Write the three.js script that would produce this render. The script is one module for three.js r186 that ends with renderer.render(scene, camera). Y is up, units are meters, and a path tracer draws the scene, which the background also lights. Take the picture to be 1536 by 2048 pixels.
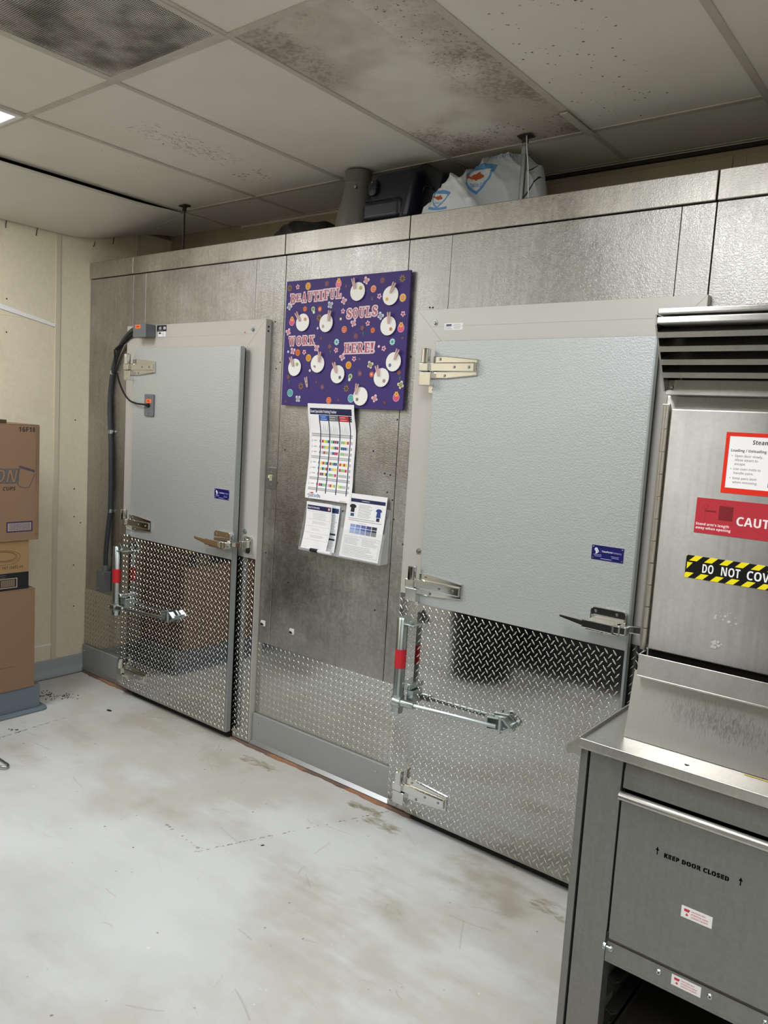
import * as THREE from 'three';
import { RoundedBoxGeometry } from 'three/addons/geometries/RoundedBoxGeometry.js';
import { mergeGeometries, mergeVertices, toCreasedNormals } from 'three/addons/utils/BufferGeometryUtils.js';
import { RectAreaLightUniformsLib } from 'three/addons/lights/RectAreaLightUniformsLib.js';
import { FontLoader } from 'three/addons/loaders/FontLoader.js';
import { TextGeometry } from 'three/addons/geometries/TextGeometry.js';

// ---------------------------------------------------------------- camera, lights, exposure
const scene = new THREE.Scene();
scene.background = new THREE.Color(0x000000);
const camera = new THREE.PerspectiveCamera(66.855, 1536 / 2048, 0.05, 50);
camera.position.set(0, 1.63, 2.6);
camera.up.set(-0.11509, 0.99214, -0.04912);
camera.lookAt(-0.61388, 1.63 - 0.10992, 2.6 - 0.78171);
scene.add(camera);
const renderer = new THREE.WebGLRenderer({ antialias: true });
renderer.toneMapping = THREE.LinearToneMapping;
renderer.toneMappingExposure = 1.0;
renderer.shadowMap.enabled = true;
RectAreaLightUniformsLib.init();
const CEIL = 2.765, LIGHT_COLOR = 0xf7f8ff, LIGHT_POWER = 17.4;
// [x0, x1, z0, z1] of the lay-in troffers, last three added as unseen fill, on the 2 x 4 foot ceiling grid
const TROFFERS = [[-3.775, -3.18, 1.01, 2.2], [-1.33, -0.735, 1.01, 2.2], [1.1, 1.7, 2.21, 3.4], [-3.775, -3.18, 3.42, 4.61], [1.1, 1.7, 4.63, 5.19]];
for (const [x0, x1, z0, z1] of TROFFERS) {
  const l = new THREE.RectAreaLight(LIGHT_COLOR, LIGHT_POWER, x1 - x0 - 0.1, z1 - z0 - 0.1);
  l.position.set((x0 + x1) / 2, CEIL - 0.016, (z0 + z1) / 2);
  l.rotation.x = -Math.PI / 2;
  scene.add(l);
}

// ---------------------------------------------------------------- helpers
let seed = 7;
const rnd = () => { seed = (seed + 0x6d2b79f5) | 0; let t = Math.imul(seed ^ (seed >>> 15), 1 | seed); t = (t + Math.imul(t ^ (t >>> 7), 61 | t)) ^ t; return ((t ^ (t >>> 14)) >>> 0) / 4294967296; };
const rr = (a, b) => a + (b - a) * rnd();
const clamp = (x, a, b) => Math.min(b, Math.max(a, x));
const sstep = (a, b, x) => { const t = clamp((x - a) / (b - a), 0, 1); return t * t * (3 - 2 * t); };
const used = {};
const numbered = (n) => { const k = used[n] = (used[n] ?? -1) + 1; return k ? n + '_' + String(k).padStart(3, '0') : n; };
function tag(o, label, category, group, kind) {
  o.userData = { ...o.userData };
  if (label) o.userData.label = label;
  if (category) o.userData.category = category;
  if (group) o.userData.group = group;
  if (kind) o.userData.kind = kind;
  return o;
}
function thing(name, label, category, [x, y, z] = [0, 0, 0], turn = 0, group) {
  const o = new THREE.Group(); o.name = numbered(name); scene.add(o);
  o.position.set(x, y, z); o.rotation.y = turn;
  return tag(o, label, category, group);
}
function struct(name, pos = [0, 0, 0]) {
  const o = new THREE.Group(); o.name = name; o.position.set(...pos); o.userData.kind = 'structure'; scene.add(o); return o;
}
// uv in metres, by the axis each triangle faces
function metric(g) {
  if (g.index) g = g.toNonIndexed();
  const p = g.attributes.position, uv = new Float32Array(p.count * 2), a = new THREE.Vector3(), b = new THREE.Vector3(), c = new THREE.Vector3();
  for (let i = 0; i < p.count; i += 3) {
    a.fromBufferAttribute(p, i); b.fromBufferAttribute(p, i + 1); c.fromBufferAttribute(p, i + 2);
    const n = b.clone().sub(a).cross(c.clone().sub(a)), x = Math.abs(n.x), y = Math.abs(n.y), z = Math.abs(n.z);
    [a, b, c].forEach((v, k) => {
      const w = z >= x && z >= y ? [v.x, v.y] : x >= y ? [v.z, v.y] : [v.x, v.z];
      uv[(i + k) * 2] = w[0]; uv[(i + k) * 2 + 1] = w[1];
    });
  }
  g.setAttribute('uv', new THREE.BufferAttribute(uv, 2));
  return g;
}
const plainG = (g) => { if (g.index) g = g.toNonIndexed(); for (const k of Object.keys(g.attributes)) if (!['position', 'normal', 'uv'].includes(k)) g.deleteAttribute(k); if (!g.attributes.uv) metric(g); return g; };
function obj(name, geos, mat, parent = scene, ownUv = false) {
  let g = Array.isArray(geos) ? (geos.length > 1 ? mergeGeometries(geos.map(plainG)) : geos[0]) : geos;
  if (!ownUv) g = metric(g);
  const m = new THREE.Mesh(g, mat);
  m.name = parent === scene ? numbered(name) : name;
  m.castShadow = m.receiveShadow = true;
  parent.add(m);
  return m;
}
function bx(x0, x1, y0, y1, z0, z1, r = 0) {
  const w = x1 - x0, h = y1 - y0, d = z1 - z0;
  const g = r ? new RoundedBoxGeometry(w, h, d, 2, Math.min(r, w / 2.01, h / 2.01, d / 2.01)) : new THREE.BoxGeometry(w, h, d);
  g.translate((x0 + x1) / 2, (y0 + y1) / 2, (z0 + z1) / 2);
  return plainG(g);
}
function cyl(a, b, r, r2 = r, seg = 20, open = false) {
  const A = new THREE.Vector3(...a), B = new THREE.Vector3(...b), d = B.clone().sub(A);
  const g = new THREE.CylinderGeometry(r2, r, d.length(), seg, 1, open);
  g.translate(0, d.length() / 2, 0);
  g.applyQuaternion(new THREE.Quaternion().setFromUnitVectors(new THREE.Vector3(0, 1, 0), d.clone().normalize()));
  g.translate(...a);
  return plainG(g);
}
function tube(pts, r, seg = 60, rad = 12, closed = false) {
  const c = new THREE.CatmullRomCurve3(pts.map((p) => new THREE.Vector3(...p)), closed, 'centripetal');
  return plainG(new THREE.TubeGeometry(c, seg, r, rad, closed));
}
// polygon in x, y extruded from z0 to z1 with a small bevel
function poly(pts, z0, z1, bevel = 0, holes = []) {
  const s = new THREE.Shape(pts.map((p) => new THREE.Vector2(...p)));
  for (const h of holes) s.holes.push(new THREE.Path(h.map((p) => new THREE.Vector2(...p))));
  const g = new THREE.ExtrudeGeometry(s, { depth: z1 - z0 - 2 * bevel, bevelEnabled: bevel > 0, bevelSize: bevel, bevelThickness: bevel, bevelOffset: -bevel, bevelSegments: 2, curveSegments: 10 });
  g.translate(0, 0, z0 + bevel);
  return plainG(g);
}
// profile in z, y extruded along x
function profile(pts, x0, x1, bevel = 0) {
  const g = poly(pts.map(([z, y]) => [-z, y]), 0, x1 - x0, bevel);
  g.applyMatrix4(new THREE.Matrix4().makeRotationY(Math.PI / 2));
  g.translate(x0, 0, 0);
  return g;
}
const circle = (cx, cy, r, n = 24) => Array.from({ length: n }, (_, i) => [cx + r * Math.cos((i / n) * 2 * Math.PI), cy + r * Math.sin((i / n) * 2 * Math.PI)]);
const rrect = (x0, x1, y0, y1, r, n = 5) => {
  const out = [];
  for (const [cx, cy, a] of [[x1 - r, y1 - r, 0], [x0 + r, y1 - r, 1], [x0 + r, y0 + r, 2], [x1 - r, y0 + r, 3]])
    for (let i = 0; i <= n; i++) { const t = (a + i / n) * Math.PI / 2; out.push([cx + r * Math.cos(t), cy + r * Math.sin(t)]); }
  return out;
};
const smooth = (g, a = 0.7) => toCreasedNormals(g, a);
const screwHead = (x, y, z, r = 0.005, h = 0.003) => cyl([x, y, z], [x, y, z + h], r, r * 0.7, 14);

// ---------------------------------------------------------------- textures
function noiseField(n, cells, oct = 4, sx = 1, sy = 1, gain = 0.5) {   // tileable value noise, 0..1
  const f = new Float32Array(n * n); let amp = 1, sum = 0;
  for (let o = 0; o < oct; o++) {
    const cx = Math.max(1, Math.round(cells * sx)) << o, cy = Math.max(1, Math.round(cells * sy)) << o, L = new Float32Array(cx * cy);
    for (let i = 0; i < L.length; i++) L[i] = rnd();
    const X0 = new Int32Array(n), X1 = new Int32Array(n), TX = new Float32Array(n);
    for (let x = 0; x < n; x++) { const u = (x / n) * cx, i = Math.floor(u), t = u - i; X0[x] = i % cx; X1[x] = (i + 1) % cx; TX[x] = t * t * (3 - 2 * t); }
    for (let y = 0; y < n; y++) {
      const v = (y / n) * cy, j = Math.floor(v), ty0 = v - j, ty = ty0 * ty0 * (3 - 2 * ty0), r0 = (j % cy) * cx, r1 = ((j + 1) % cy) * cx;
      for (let x = 0; x < n; x++) {
        const a = L[r0 + X0[x]], b = L[r0 + X1[x]], c = L[r1 + X0[x]], d = L[r1 + X1[x]], t = TX[x];
        f[y * n + x] += amp * (a + (b - a) * t + (c + (d - c) * t - a - (b - a) * t) * ty);
      }
    }
    sum += amp; amp *= gain;
  }
  for (let i = 0; i < f.length; i++) f[i] /= sum;
  return f;
}
function dataTex(n, fn, srgb, size) {      // size: metres per repeat
  const d = new Uint8Array(n * n * 4);
  for (let i = 0; i < n * n; i++) { const c = fn(i); for (let k = 0; k < 3; k++) d[i * 4 + k] = clamp(Math.round((Array.isArray(c) ? c[k] : c) * 255), 0, 255); d[i * 4 + 3] = 255; }
  const t = new THREE.DataTexture(d, n, n);
  t.wrapS = t.wrapT = THREE.RepeatWrapping; t.magFilter = THREE.LinearFilter; t.minFilter = THREE.LinearMipmapLinearFilter; t.generateMipmaps = true;
  if (srgb) t.colorSpace = THREE.SRGBColorSpace;
  if (size) t.repeat.set(1 / size, 1 / size);
  t.needsUpdate = true;
  return t;
}
function canvasTex(w, h, draw, alpha) {
  const c = document.createElement('canvas'); c.width = w; c.height = h;
  const x = c.getContext('2d'); draw(x, w, h);
  const t = new THREE.CanvasTexture(c); t.colorSpace = THREE.SRGBColorSpace; t.anisotropy = 8;
  return t;
}
const fit = (x, t, u, v, w) => { x.save(); x.translate(u, v); x.scale(w / x.measureText(t).width, 1); x.fillText(t, 0, 0); x.restore(); };
const hex = (h) => [(h >> 16 & 255) / 255, (h >> 8 & 255) / 255, (h & 255) / 255];
const mix3 = (a, b, t) => [a[0] + (b[0] - a[0]) * t, a[1] + (b[1] - a[1]) * t, a[2] + (b[2] - a[2]) * t];
const std = (o) => new THREE.MeshStandardMaterial(o);
const phys = (o) => new THREE.MeshPhysicalMaterial(o);

// stucco embossing of the walk-in sheets: worm-like ridges about a centimetre long
const ebA = noiseField(512, 34, 2, 1, 1, 0.4), ebB = noiseField(512, 34, 2, 1, 1, 0.4);
const embossTex = dataTex(512, (i) => clamp(1.3 - 5 * Math.abs(ebA[i] - 0.5) - 2.0 * Math.abs(ebB[i] - 0.5), 0, 1), false, 0.19);
const mottle = noiseField(1024, 6, 6), mottle2 = noiseField(1024, 3, 5), streakV = noiseField(1024, 40, 4, 3, 0.15), fineN = noiseField(1024, 120, 3);
// galvanised sheet, dull with age: blotches of oxide, finger dirt and spangle
const galvTex = dataTex(1024, (i) => {
  const s = 0.5 * mottle[i] + 0.3 * fineN[i] + 0.2 * streakV[i], d = sstep(0.56, 0.72, mottle2[i]) * 0.35 * mottle[i];
  return mix3([0.80 + 0.18 * (s - 0.5) * 2, 0.795 + 0.18 * (s - 0.5) * 2, 0.775 + 0.18 * (s - 0.5) * 2], [0.47, 0.46, 0.43], d);
}, true, 1.3);
const galvRough = dataTex(1024, (i) => 0.35 + 0.28 * (mottle[i] - 0.3) + 0.1 * fineN[i], false, 1.3);
const steelTex = dataTex(1024, (i) => { const s = 0.80 + 0.03 * (streakV[i] - 0.5) + 0.05 * (fineN[i] - 0.5) - 0.10 * sstep(0.58, 0.75, mottle2[i]) * mottle[i]; return [s, s, s * 0.985]; }, true, 0.9);
const steelRough = dataTex(1024, (i) => 0.35 + 0.03 * (streakV[i] - 0.5) + 0.10 * (mottle[i] - 0.45), false, 0.9);
const cardTex = dataTex(512, (i) => { const j = i * 2 % (1024 * 1024); const s = 0.93 + 0.14 * (mottle[j] - 0.5) + 0.06 * (streakV[j] - 0.5); return [s, s, s]; }, true, 0.6);
const plainBump = dataTex(512, (i) => fineN[(i * 2) % (1024 * 1024)], false, 0.3);
const frpTex = dataTex(1024, (i) => {
  const d = sstep(0.62, 0.82, mottle[i]) * 0.22 + sstep(0.6, 0.7, mottle2[i]) * 0.05, s = 1 + 0.05 * (fineN[i] - 0.5);
  const c = mix3(hex(0xddd3b9), hex(0xa99c80), d); return [c[0] * s, c[1] * s, c[2] * s];
}, true, 1.9);

const rustTex = dataTex(512, (i) => { const j = (i * 2) % (1024 * 1024); return mix3(hex(0xae8468), hex(0x7d6a5f), sstep(0.35, 0.6, mottle[j])); }, true, 0.5);
const M = {
  galv: std({ color: 0xd8d8d6, metalness: 1, map: galvTex, roughness: 1, roughnessMap: galvRough, bumpMap: embossTex, bumpScale: 0.00027 }),
  trimCap: std({ color: 0xdedcd5, metalness: 1, map: galvTex, roughness: 1, roughnessMap: galvRough, bumpMap: embossTex, bumpScale: 0.00016 }),
  doorSkin: std({ color: 0xc0c5c3, metalness: 0.6, roughness: 0.5, bumpMap: embossTex, bumpScale: 0.00036 }),
  doorEdge: std({ color: 0xaeb5b5, metalness: 0.8, roughness: 0.42 }),
  frame: std({ color: 0xc4c2ba, metalness: 0.25, roughness: 0.42 }),
  treadOld: std({ color: 0xbfbeb9, metalness: 1, roughness: 0.13 }),
  tread: std({ color: 0xacaba8, metalness: 1, roughness: 0.075 }),
  lug: std({ color: 0xe6e5e0, metalness: 1, roughness: 0.14 }),
  kick: std({ color: 0xa0a2a0, metalness: 0.35, roughness: 0.5 }),
  chrome: std({ color: 0xd6d6d2, metalness: 1, roughness: 0.09 }),
  zinc: std({ color: 0xb4bdbb, metalness: 1, roughness: 0.3 }),
  satin: std({ color: 0x9c9f9e, metalness: 1, roughness: 0.36 }),
  steel: phys({ color: 0xdcdad3, metalness: 1, map: steelTex, roughness: 1, roughnessMap: steelRough, anisotropy: 0.9, anisotropyRotation: Math.PI / 2 }),
  steelFlat: std({ color: 0xf0eee8, metalness: 1, map: steelTex, roughness: 0.34 }),
  cabinet: std({ color: 0xb0b0ae, metalness: 0.85, map: steelTex, roughness: 0.47 }),
  black: std({ color: 0x0b0b0b, roughness: 0.7 }),
  rubber: std({ color: 0x0e0e0f, roughness: 0.85 }),
  nearBlack: std({ color: 0x1b1813, roughness: 0.9, map: galvTex }),  // near-black tone; carries the painted shade of the trough gap
  conduit: std({ color: 0x34373a, roughness: 0.5 }),
  boxGrey: std({ color: 0x696c6e, roughness: 0.45 }),
  red: std({ color: 0xc3202a, roughness: 0.5 }),
  orange: std({ color: 0xf2732e, roughness: 0.5 }),
  white: std({ color: 0xe9e9e6, roughness: 0.55 }),
  frp: std({ color: 0xffffff, map: frpTex, roughness: 0.42 }),
  frpPlain: std({ color: 0xcbc1aa, roughness: 0.4 }),
  soffit: std({ color: 0xa99d83, roughness: 0.8, map: cardTex }),
  cove: std({ color: 0x9fa7a8, roughness: 0.45 }),
  rust: std({ color: 0xf0e6e0, roughness: 0.85, map: rustTex }),
  kraft: std({ color: 0x8a6d54, roughness: 0.85, map: cardTex }),
  kraftLight: std({ color: 0x9c7d55, roughness: 0.85, map: cardTex }),
  pallet: std({ color: 0x6f7b83, roughness: 0.5 }),
  tee: std({ color: 0xd0cbbd, roughness: 0.6, map: cardTex }),
  roof: std({ color: 0x3a3936, roughness: 0.9 }),
  grime: std({ color: 0x39342c, roughness: 0.85, map: galvTex }),
  darkWall: std({ color: 0xcfccc2, roughness: 0.6 }),
};

// raised lozenges of diamond plate over a rectangle, two directions alternating
function lugGeometry() {
  const L = 0.0118, W = 0.0030, H = 0.0017, n = 10, pos = [], idx = [];
  const ring = (s, z) => { for (let i = 0; i < n; i++) { const t = (i / n) * 2 * Math.PI, c = Math.cos(t), q = Math.sin(t); pos.push(L * s * c, W * s * q * (0.55 + 0.45 * (1 - c * c)) * (s < 1 ? 0.9 : 1), z); } };
  ring(1, 0); ring(0.86, H * 0.62); ring(0.5, H * 0.95);
  pos.push(0, 0, H);
  for (let k = 0; k < 2; k++) for (let i = 0; i < n; i++) { const a = k * n + i, b = k * n + (i + 1) % n; idx.push(a, b, a + n, b, b + n, a + n); }
  for (let i = 0; i < n; i++) idx.push(2 * n + i, 2 * n + (i + 1) % n, 3 * n);
  const g = new THREE.BufferGeometry();
  g.setAttribute('position', new THREE.Float32BufferAttribute(pos, 3)); g.setIndex(idx); g.computeVertexNormals();
  return g;
}
const LUG = plainG(lugGeometry());
function lugs(x0, x1, y0, y1, z, skip = () => false) {
  const P = 0.0305, list = [], e = 0.004;
  for (let j = Math.floor(y0 / P * 2); j <= y1 / P * 2; j++) for (let i = Math.floor(x0 / P * 2); i <= x1 / P * 2; i++) {
    if ((i + j) & 1) continue;
    const x = i * P / 2, y = j * P / 2;
    if (x < x0 + e || x > x1 - e || y < y0 + e || y > y1 - e || skip(x, y)) continue;
    const g = LUG.clone(); g.rotateZ((i & 1 ? 1 : -1) * Math.PI * 0.29); g.translate(x, y, z); list.push(g);
  }
  const G = mergeGeometries(list), p = G.attributes.position;             // lugs cut at the sheet's edge
  for (let i = 0; i < p.count; i++) { p.setX(i, clamp(p.getX(i), x0, x1)); p.setY(i, clamp(p.getY(i), y0, y1)); }
  return G;
}
function treadPlate(parent, x0, x1, y0, y1, z0, z1, old) {
  const t = obj('tread_plate', bx(x0, x1, y0, y1, z0, z1), old ? M.treadOld : M.tread, parent), L = lugs(x0, x1, y0, y1, 0);
  L.scale(1, 1, old ? 0.85 : 1); L.translate(0, 0, z1);
  tag(obj('tread_lugs', L, old ? M.treadOld : M.lug, t), null, null, null, 'stuff');
  return t;
}
function lines(x, x0, x1, y0, y1, n, col = '#555', w = 1, seedv = 1) {   // small print that cannot be read
  let s = seedv * 7919;
  const r = () => (s = (s * 16807) % 2147483647) / 2147483647;
  x.strokeStyle = col; x.lineWidth = w;
  for (let i = 0; i < n; i++) {
    const y = y0 + (y1 - y0) * (n > 1 ? i / (n - 1) : 0); let u = x0; const end = x0 + (x1 - x0) * (0.7 + 0.3 * r());
    while (u < end) { const l = 3 + r() * 11; x.beginPath(); x.moveTo(u, y); x.lineTo(Math.min(end, u + l), y); x.stroke(); u += l + 3; }
  }
}
// flat print on a thin card: front face carries the texture, the rim is plain
function card(name, w, h, tex, parent, [x, y, z], o = {}) {
  const t = o.thick ?? 0.001;
  const g = new THREE.BoxGeometry(w, h, t);
  const side = o.side ?? M.white;
  const front = (o.phys ? phys : std)({ map: tex, roughness: o.rough ?? 0.5, metalness: o.metal ?? 0, transparent: !!o.alpha, alphaTest: o.alpha ? 0.4 : 0 });
  const m = new THREE.Mesh(g, [side, side, side, side, front, side]);
  m.name = parent === scene ? numbered(name) : name; m.castShadow = m.receiveShadow = true;
  m.position.set(x, y, z + t / 2); if (o.rx) m.rotation.x = o.rx; if (o.rz) m.rotation.z = o.rz; if (o.ry) m.rotation.y = o.ry;
  parent.add(m);
  return m;
}

// ---------------------------------------------------------------- floor
const FX = -4.55, FZ = -0.65, FS = 6.0;      // the floor texture covers FS x FS metres from this corner
const fA = noiseField(2048, 6, 7, 1, 1, 0.62), fB = noiseField(2048, 22, 6, 1, 1, 0.6), fC = noiseField(2048, 10, 6, 0.5, 2.2, 0.6);
const floorTex = canvasTex(2048, 2048, (x, w, h) => {
  const im = x.createImageData(w, h), D = im.data;
  const stains = [[-2.55, 0.3, 0.75, 0.4, 0.55], [-1.2, 0.5, 0.7, 0.6, 0.75], [-1.15, 0.1, 0.5, 0.2, 0.5], [-1.8, 0.19, 0.22, 0.09, 0.6], [-2.2, 0.2, 0.7, 0.16, 0.55], [-0.95, 0.85, 0.6, 0.5, 0.6], [-3.6, 0.5, 0.7, 0.4, 0.35], [-2.0, 1.9, 0.6, 0.5, 0.35], [-2.45, 0.7, 0.5, 0.5, 0.25], [-3.0, 0.2, 1.0, 0.3, 0.35]];
  for (let j = 0; j < h; j++) for (let i = 0; i < w; i++) {
    const k = j * w + i, X = FX + (i + 0.5) / w * FS, Z = FZ + (j + 0.5) / h * FS;
    let s = 0;
    for (const [cx, cz, rx, rz, a] of stains) { const q = ((X - cx) / rx) ** 2 + ((Z - cz) / rz) ** 2; if (q < 1.5) s = Math.max(s, a * (1 - q / 1.5)); }
    const n = fA[k], m = fB[k], r = fC[k], q = 0.4 * n + 0.3 * m + 0.3 * r + 0.2 * s;
    const patch = sstep(0.46, 0.64, q), dirt = sstep(0.58, 0.74, 0.5 * m + 0.5 * r + 0.13 * s), pale = sstep(0.47, 0.36, 0.5 * n + 0.5 * r);
    let c = mix3(hex(0xcfd2cf), hex(0xbdb9ab), 0.75 * patch);
    c = mix3(c, hex(0x8f8873), 0.55 * dirt * (0.22 + s));
    c = mix3(c, hex(0xdcdfdc), 0.55 * pale);
    D[k * 4] = c[0] * 255; D[k * 4 + 1] = c[1] * 255; D[k * 4 + 2] = c[2] * 255; D[k * 4 + 3] = 255;
  }
  x.putImageData(im, 0, 0);
  const U = (X) => (X - FX) / FS * w, V = (Z) => (Z - FZ) / FS * h;
  for (let i = 0; i < 260; i++) {                        // scuffs and drag marks
    const X = rr(-4.2, 0), Z = rr(0.05, 3), a = rr(-0.6, 0.6) + (rnd() < 0.3 ? 1.2 : 0), l = rr(0.02, 0.16);
    x.strokeStyle = `rgba(95,88,74,${rr(0.06, 0.22)})`; x.lineWidth = rr(0.6, 1.6);
    x.beginPath(); x.moveTo(U(X), V(Z)); x.quadraticCurveTo(U(X + l * Math.cos(a) / 2) + rr(-4, 4), V(Z + l * Math.sin(a) / 2) + rr(-4, 4), U(X + l * Math.cos(a)), V(Z + l * Math.sin(a))); x.stroke();
  }
  for (let i = 0; i < 380; i++) { x.fillStyle = rnd() < 0.75 ? `rgba(40,38,32,${rr(0.3, 0.85)})` : 'rgba(245,245,240,0.8)'; const s = rr(0.5, 1.5); x.beginPath(); x.ellipse(U(rr(-4.3, 0.2)), V(rr(0.02, 3)), s, s * rr(0.5, 1), rr(0, 3), 0, 7); x.fill(); }
  const crack = (ax, az, bx2, bz, n) => { for (let i = 0; i < n; i++) { const t = rnd(); x.fillStyle = `rgba(55,50,40,${rr(0.35, 0.8)})`; x.beginPath(); x.ellipse(U(ax + (bx2 - ax) * t) + rr(-1, 1), V(az + (bz - az) * t) + rr(-1, 1), rr(0.6, 2.4), 0.7, 1.95, 0, 7); x.fill(); } };
  crack(-2.2, 0.83, -1.87, 0.06, 60); crack(-3.68, 0.86, -3.71, 0.5, 60); crack(-2.44, 0.78, -2.2, 0.8, 18);
  for (const [X, Z, rx, rz] of [[-2.6, 0.14, 0.1, 0.03], [-1.82, 0.17, 0.07, 0.03], [-1.95, 0.12, 0.08, 0.02], [-1.0, 0.2, 0.1, 0.04]])
    for (let i = 0; i < 60; i++) { x.fillStyle = `rgba(104,92,60,${rr(0.05, 0.22)})`; x.beginPath(); x.ellipse(U(X + rr(-1, 1) * rx), V(Z + rr(-1, 1) * rz), rr(2, 12), rr(1, 3), rr(-0.4, 0.4), 0, 7); x.fill(); }
});
floorTex.wrapS = floorTex.wrapT = THREE.MirroredRepeatWrapping;
{
  const g = new THREE.BoxGeometry(6.97, 0.12, 5.9); g.translate(-0.985, -0.06, 2.35);
  const f = plainG(g), p = f.attributes.position, uv = f.attributes.uv;
  for (let i = 0; i < p.count; i++) uv.setXY(i, (p.getX(i) - FX) / FS, 1 - (p.getZ(i) - FZ) / FS);
  const fl = obj('floor', f, std({ map: floorTex, roughness: 0.58 }), scene, true);
  tag(fl, null, null, null, 'structure');
}

// ---------------------------------------------------------------- walls
{
  const w = struct('wall_left');
  obj('wall_core', bx(-4.55, -4.385, 0, 2.95, -0.75, 5.35), M.soffit, w);
  const P = (z0, z1, y0, y1) => obj('wall_panel', bx(-4.385, -4.37, y0, y1, z0, z1, 0.002), M.frp, w);
  P(-0.57, -0.318, 0.1, 2.74); P(-0.318, 0.205, 0.1, 2.74); P(0.205, 1.42, 0.2, 2.11); P(0.205, 1.42, 2.11, 2.74); P(0.205, 1.42, 0.1, 0.2);
  P(1.42, 2.64, 0.1, 2.74); P(2.64, 3.86, 0.1, 2.74); P(3.86, 5.2, 0.1, 2.74);
  for (const z of [-0.318, 0.205, 1.42, 2.64]) obj('batten', bx(-4.371, -4.364, 0.1, 2.74, z - 0.016, z + 0.016, 0.003), M.frpPlain, w);
  const joint = poly([[0.22, 2.084], [0.22, 2.104], [0.54, 2.17], [1.42, 2.345], [1.42, 2.325], [0.54, 2.142]], 0, 0.007, 0.002);
  joint.rotateY(-Math.PI / 2); joint.translate(-4.364, 0, 0);
  obj('joint_strip', joint, M.white, w);
  obj('joint_strip', bx(-4.371, -4.365, 0.192, 0.204, 0.22, 1.42, 0.002), M.white, w);
  for (const [y, z] of [[1.555, 0.085], [1.14, 0.085], [0.97, 0.083], [0.93, 0.04], [0.671, 0.081], [0.413, 0.077], [2.02, 0.5], [2.45, -0.1], [2.2, 0.5]])
    obj('screw_hole', cyl([-4.371, y, z], [-4.3693, y, z], 0.0042, 0.0042, 10), M.black, w);
  for (const [y, z, a] of [[2.60, -0.02, 0.5], [2.66, -0.15, 1.1], [2.60, 0.33, 1.0], [2.61, 0.5, 1.2]])   // shreds of old sealant under the ceiling edge
    obj('sealant_shred', tube([[-4.366, y + 0.015, z], [-4.364, y, z + 0.006 * a], [-4.362, y - 0.03 * a, z + 0.012]], 0.0022, 10, 5), M.grime, w);
}
{
  const b = struct('baseboard_left');
  const pts = [[0, 0], [0.03, 0]];
  for (let i = 0; i <= 6; i++) { const t = Math.PI / 2 * i / 6; pts.push([0.055 - 0.045 * Math.sin(t) - 0.0, 0.006 + 0.045 * (1 - Math.cos(t))]); }
  pts.push([0.01, 0.1], [0.004, 0.104], [0, 0.104]);
  const g = poly(pts.map(([a, y]) => [a, y]), 0.0, 5.2); g.translate(-4.37, 0, 0);
  obj('cove_base', g, M.cove, b);
}
{
  const r = struct('wall_right');
  obj('wall_core', bx(2.4, 2.55, 0, 2.95, -0.75, 5.35), M.frpPlain, r);
  const f = struct('wall_front');
  obj('wall_core', bx(-4.55, 2.55, 0, 2.95, 5.2, 5.35), M.darkWall, f);
  const u = struct('wall_rear');
  obj('wall_core', bx(-4.55, 2.55, 0, 2.95, -0.75, -0.57), M.soffit, u);
  for (const x of [-3.2, -2.0, -0.9, 0.3]) obj('wall_panel', bx(x - 1.17, x - 0.02, 2.5, 2.72, -0.571, -0.563, 0.002), M.soffit, u);
}

// ---------------------------------------------------------------- ceiling: lay-in tiles on tees
const GX = [-3.78, -3.17, -2.565, -1.96, -1.335, -0.73, -0.12, 0.49, 1.1, 1.71, 2.32, 2.4], GZ = [-0.57, -0.205, 1.0, 2.205, 3.41, 4.62, 5.2];
const tileBase = (x, w, h, seedv, o = {}) => {
  const im = x.createImageData(w, h), D = im.data, off = (seedv * 7919) % 1024;
  for (let j = 0; j < h; j++) for (let i = 0; i < w; i++) {
    const k = ((j + off) % 1024) * 1024 + (i + off * 3) % 1024, n = mottle[k], m = mottle2[k], f = fineN[k];
    let c = mix3(hex(0xe6e3d8), hex(0xd8d3c4), n * 0.8);
    if (o.stain) { const e = sstep(0.30, 0.62, 0.55 * m + 0.45 * n + (o.edge ? o.edge(i / w, j / h) : 0)); c = mix3(c, hex(0xaca292), 0.72 * e); c = mix3(c, hex(0x72675a), 0.55 * sstep(0.50, 0.80, n * 0.6 + f * 0.4 + (o.edge ? o.edge(i / w, j / h) : 0))); }
    const q = (j * w + i) * 4; D[q] = c[0] * 255; D[q + 1] = c[1] * 255; D[q + 2] = c[2] * 255; D[q + 3] = 255;
  }
  x.putImageData(im, 0, 0);
};
const fleck = (x, w, h, n, u0, u1, v0, v1, s0, s1, long = 1, col = '60,54,44') => { for (let i = 0; i < n; i++) { x.fillStyle = `rgba(${col},${rr(0.3, 0.9)})`; const s = rr(s0, s1); x.beginPath(); x.ellipse(rr(u0, u1) * w, rr(v0, v1) * h, s * long, s, rr(-0.5, 0.5), 0, 7); x.fill(); } };
const tileMat = (draw) => std({ map: canvasTex(512, 1024, draw), roughness: 0.7 });
const tileA = tileMat((x, w, h) => { tileBase(x, w, h, 3); fleck(x, w, h, 14, 0, 1, 0, 1, 0.6, 1.4); });
const tileB = tileMat((x, w, h) => { tileBase(x, w, h, 11); fleck(x, w, h, 25, 0, 1, 0, 1, 0.5, 1.6, 2); });
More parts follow.
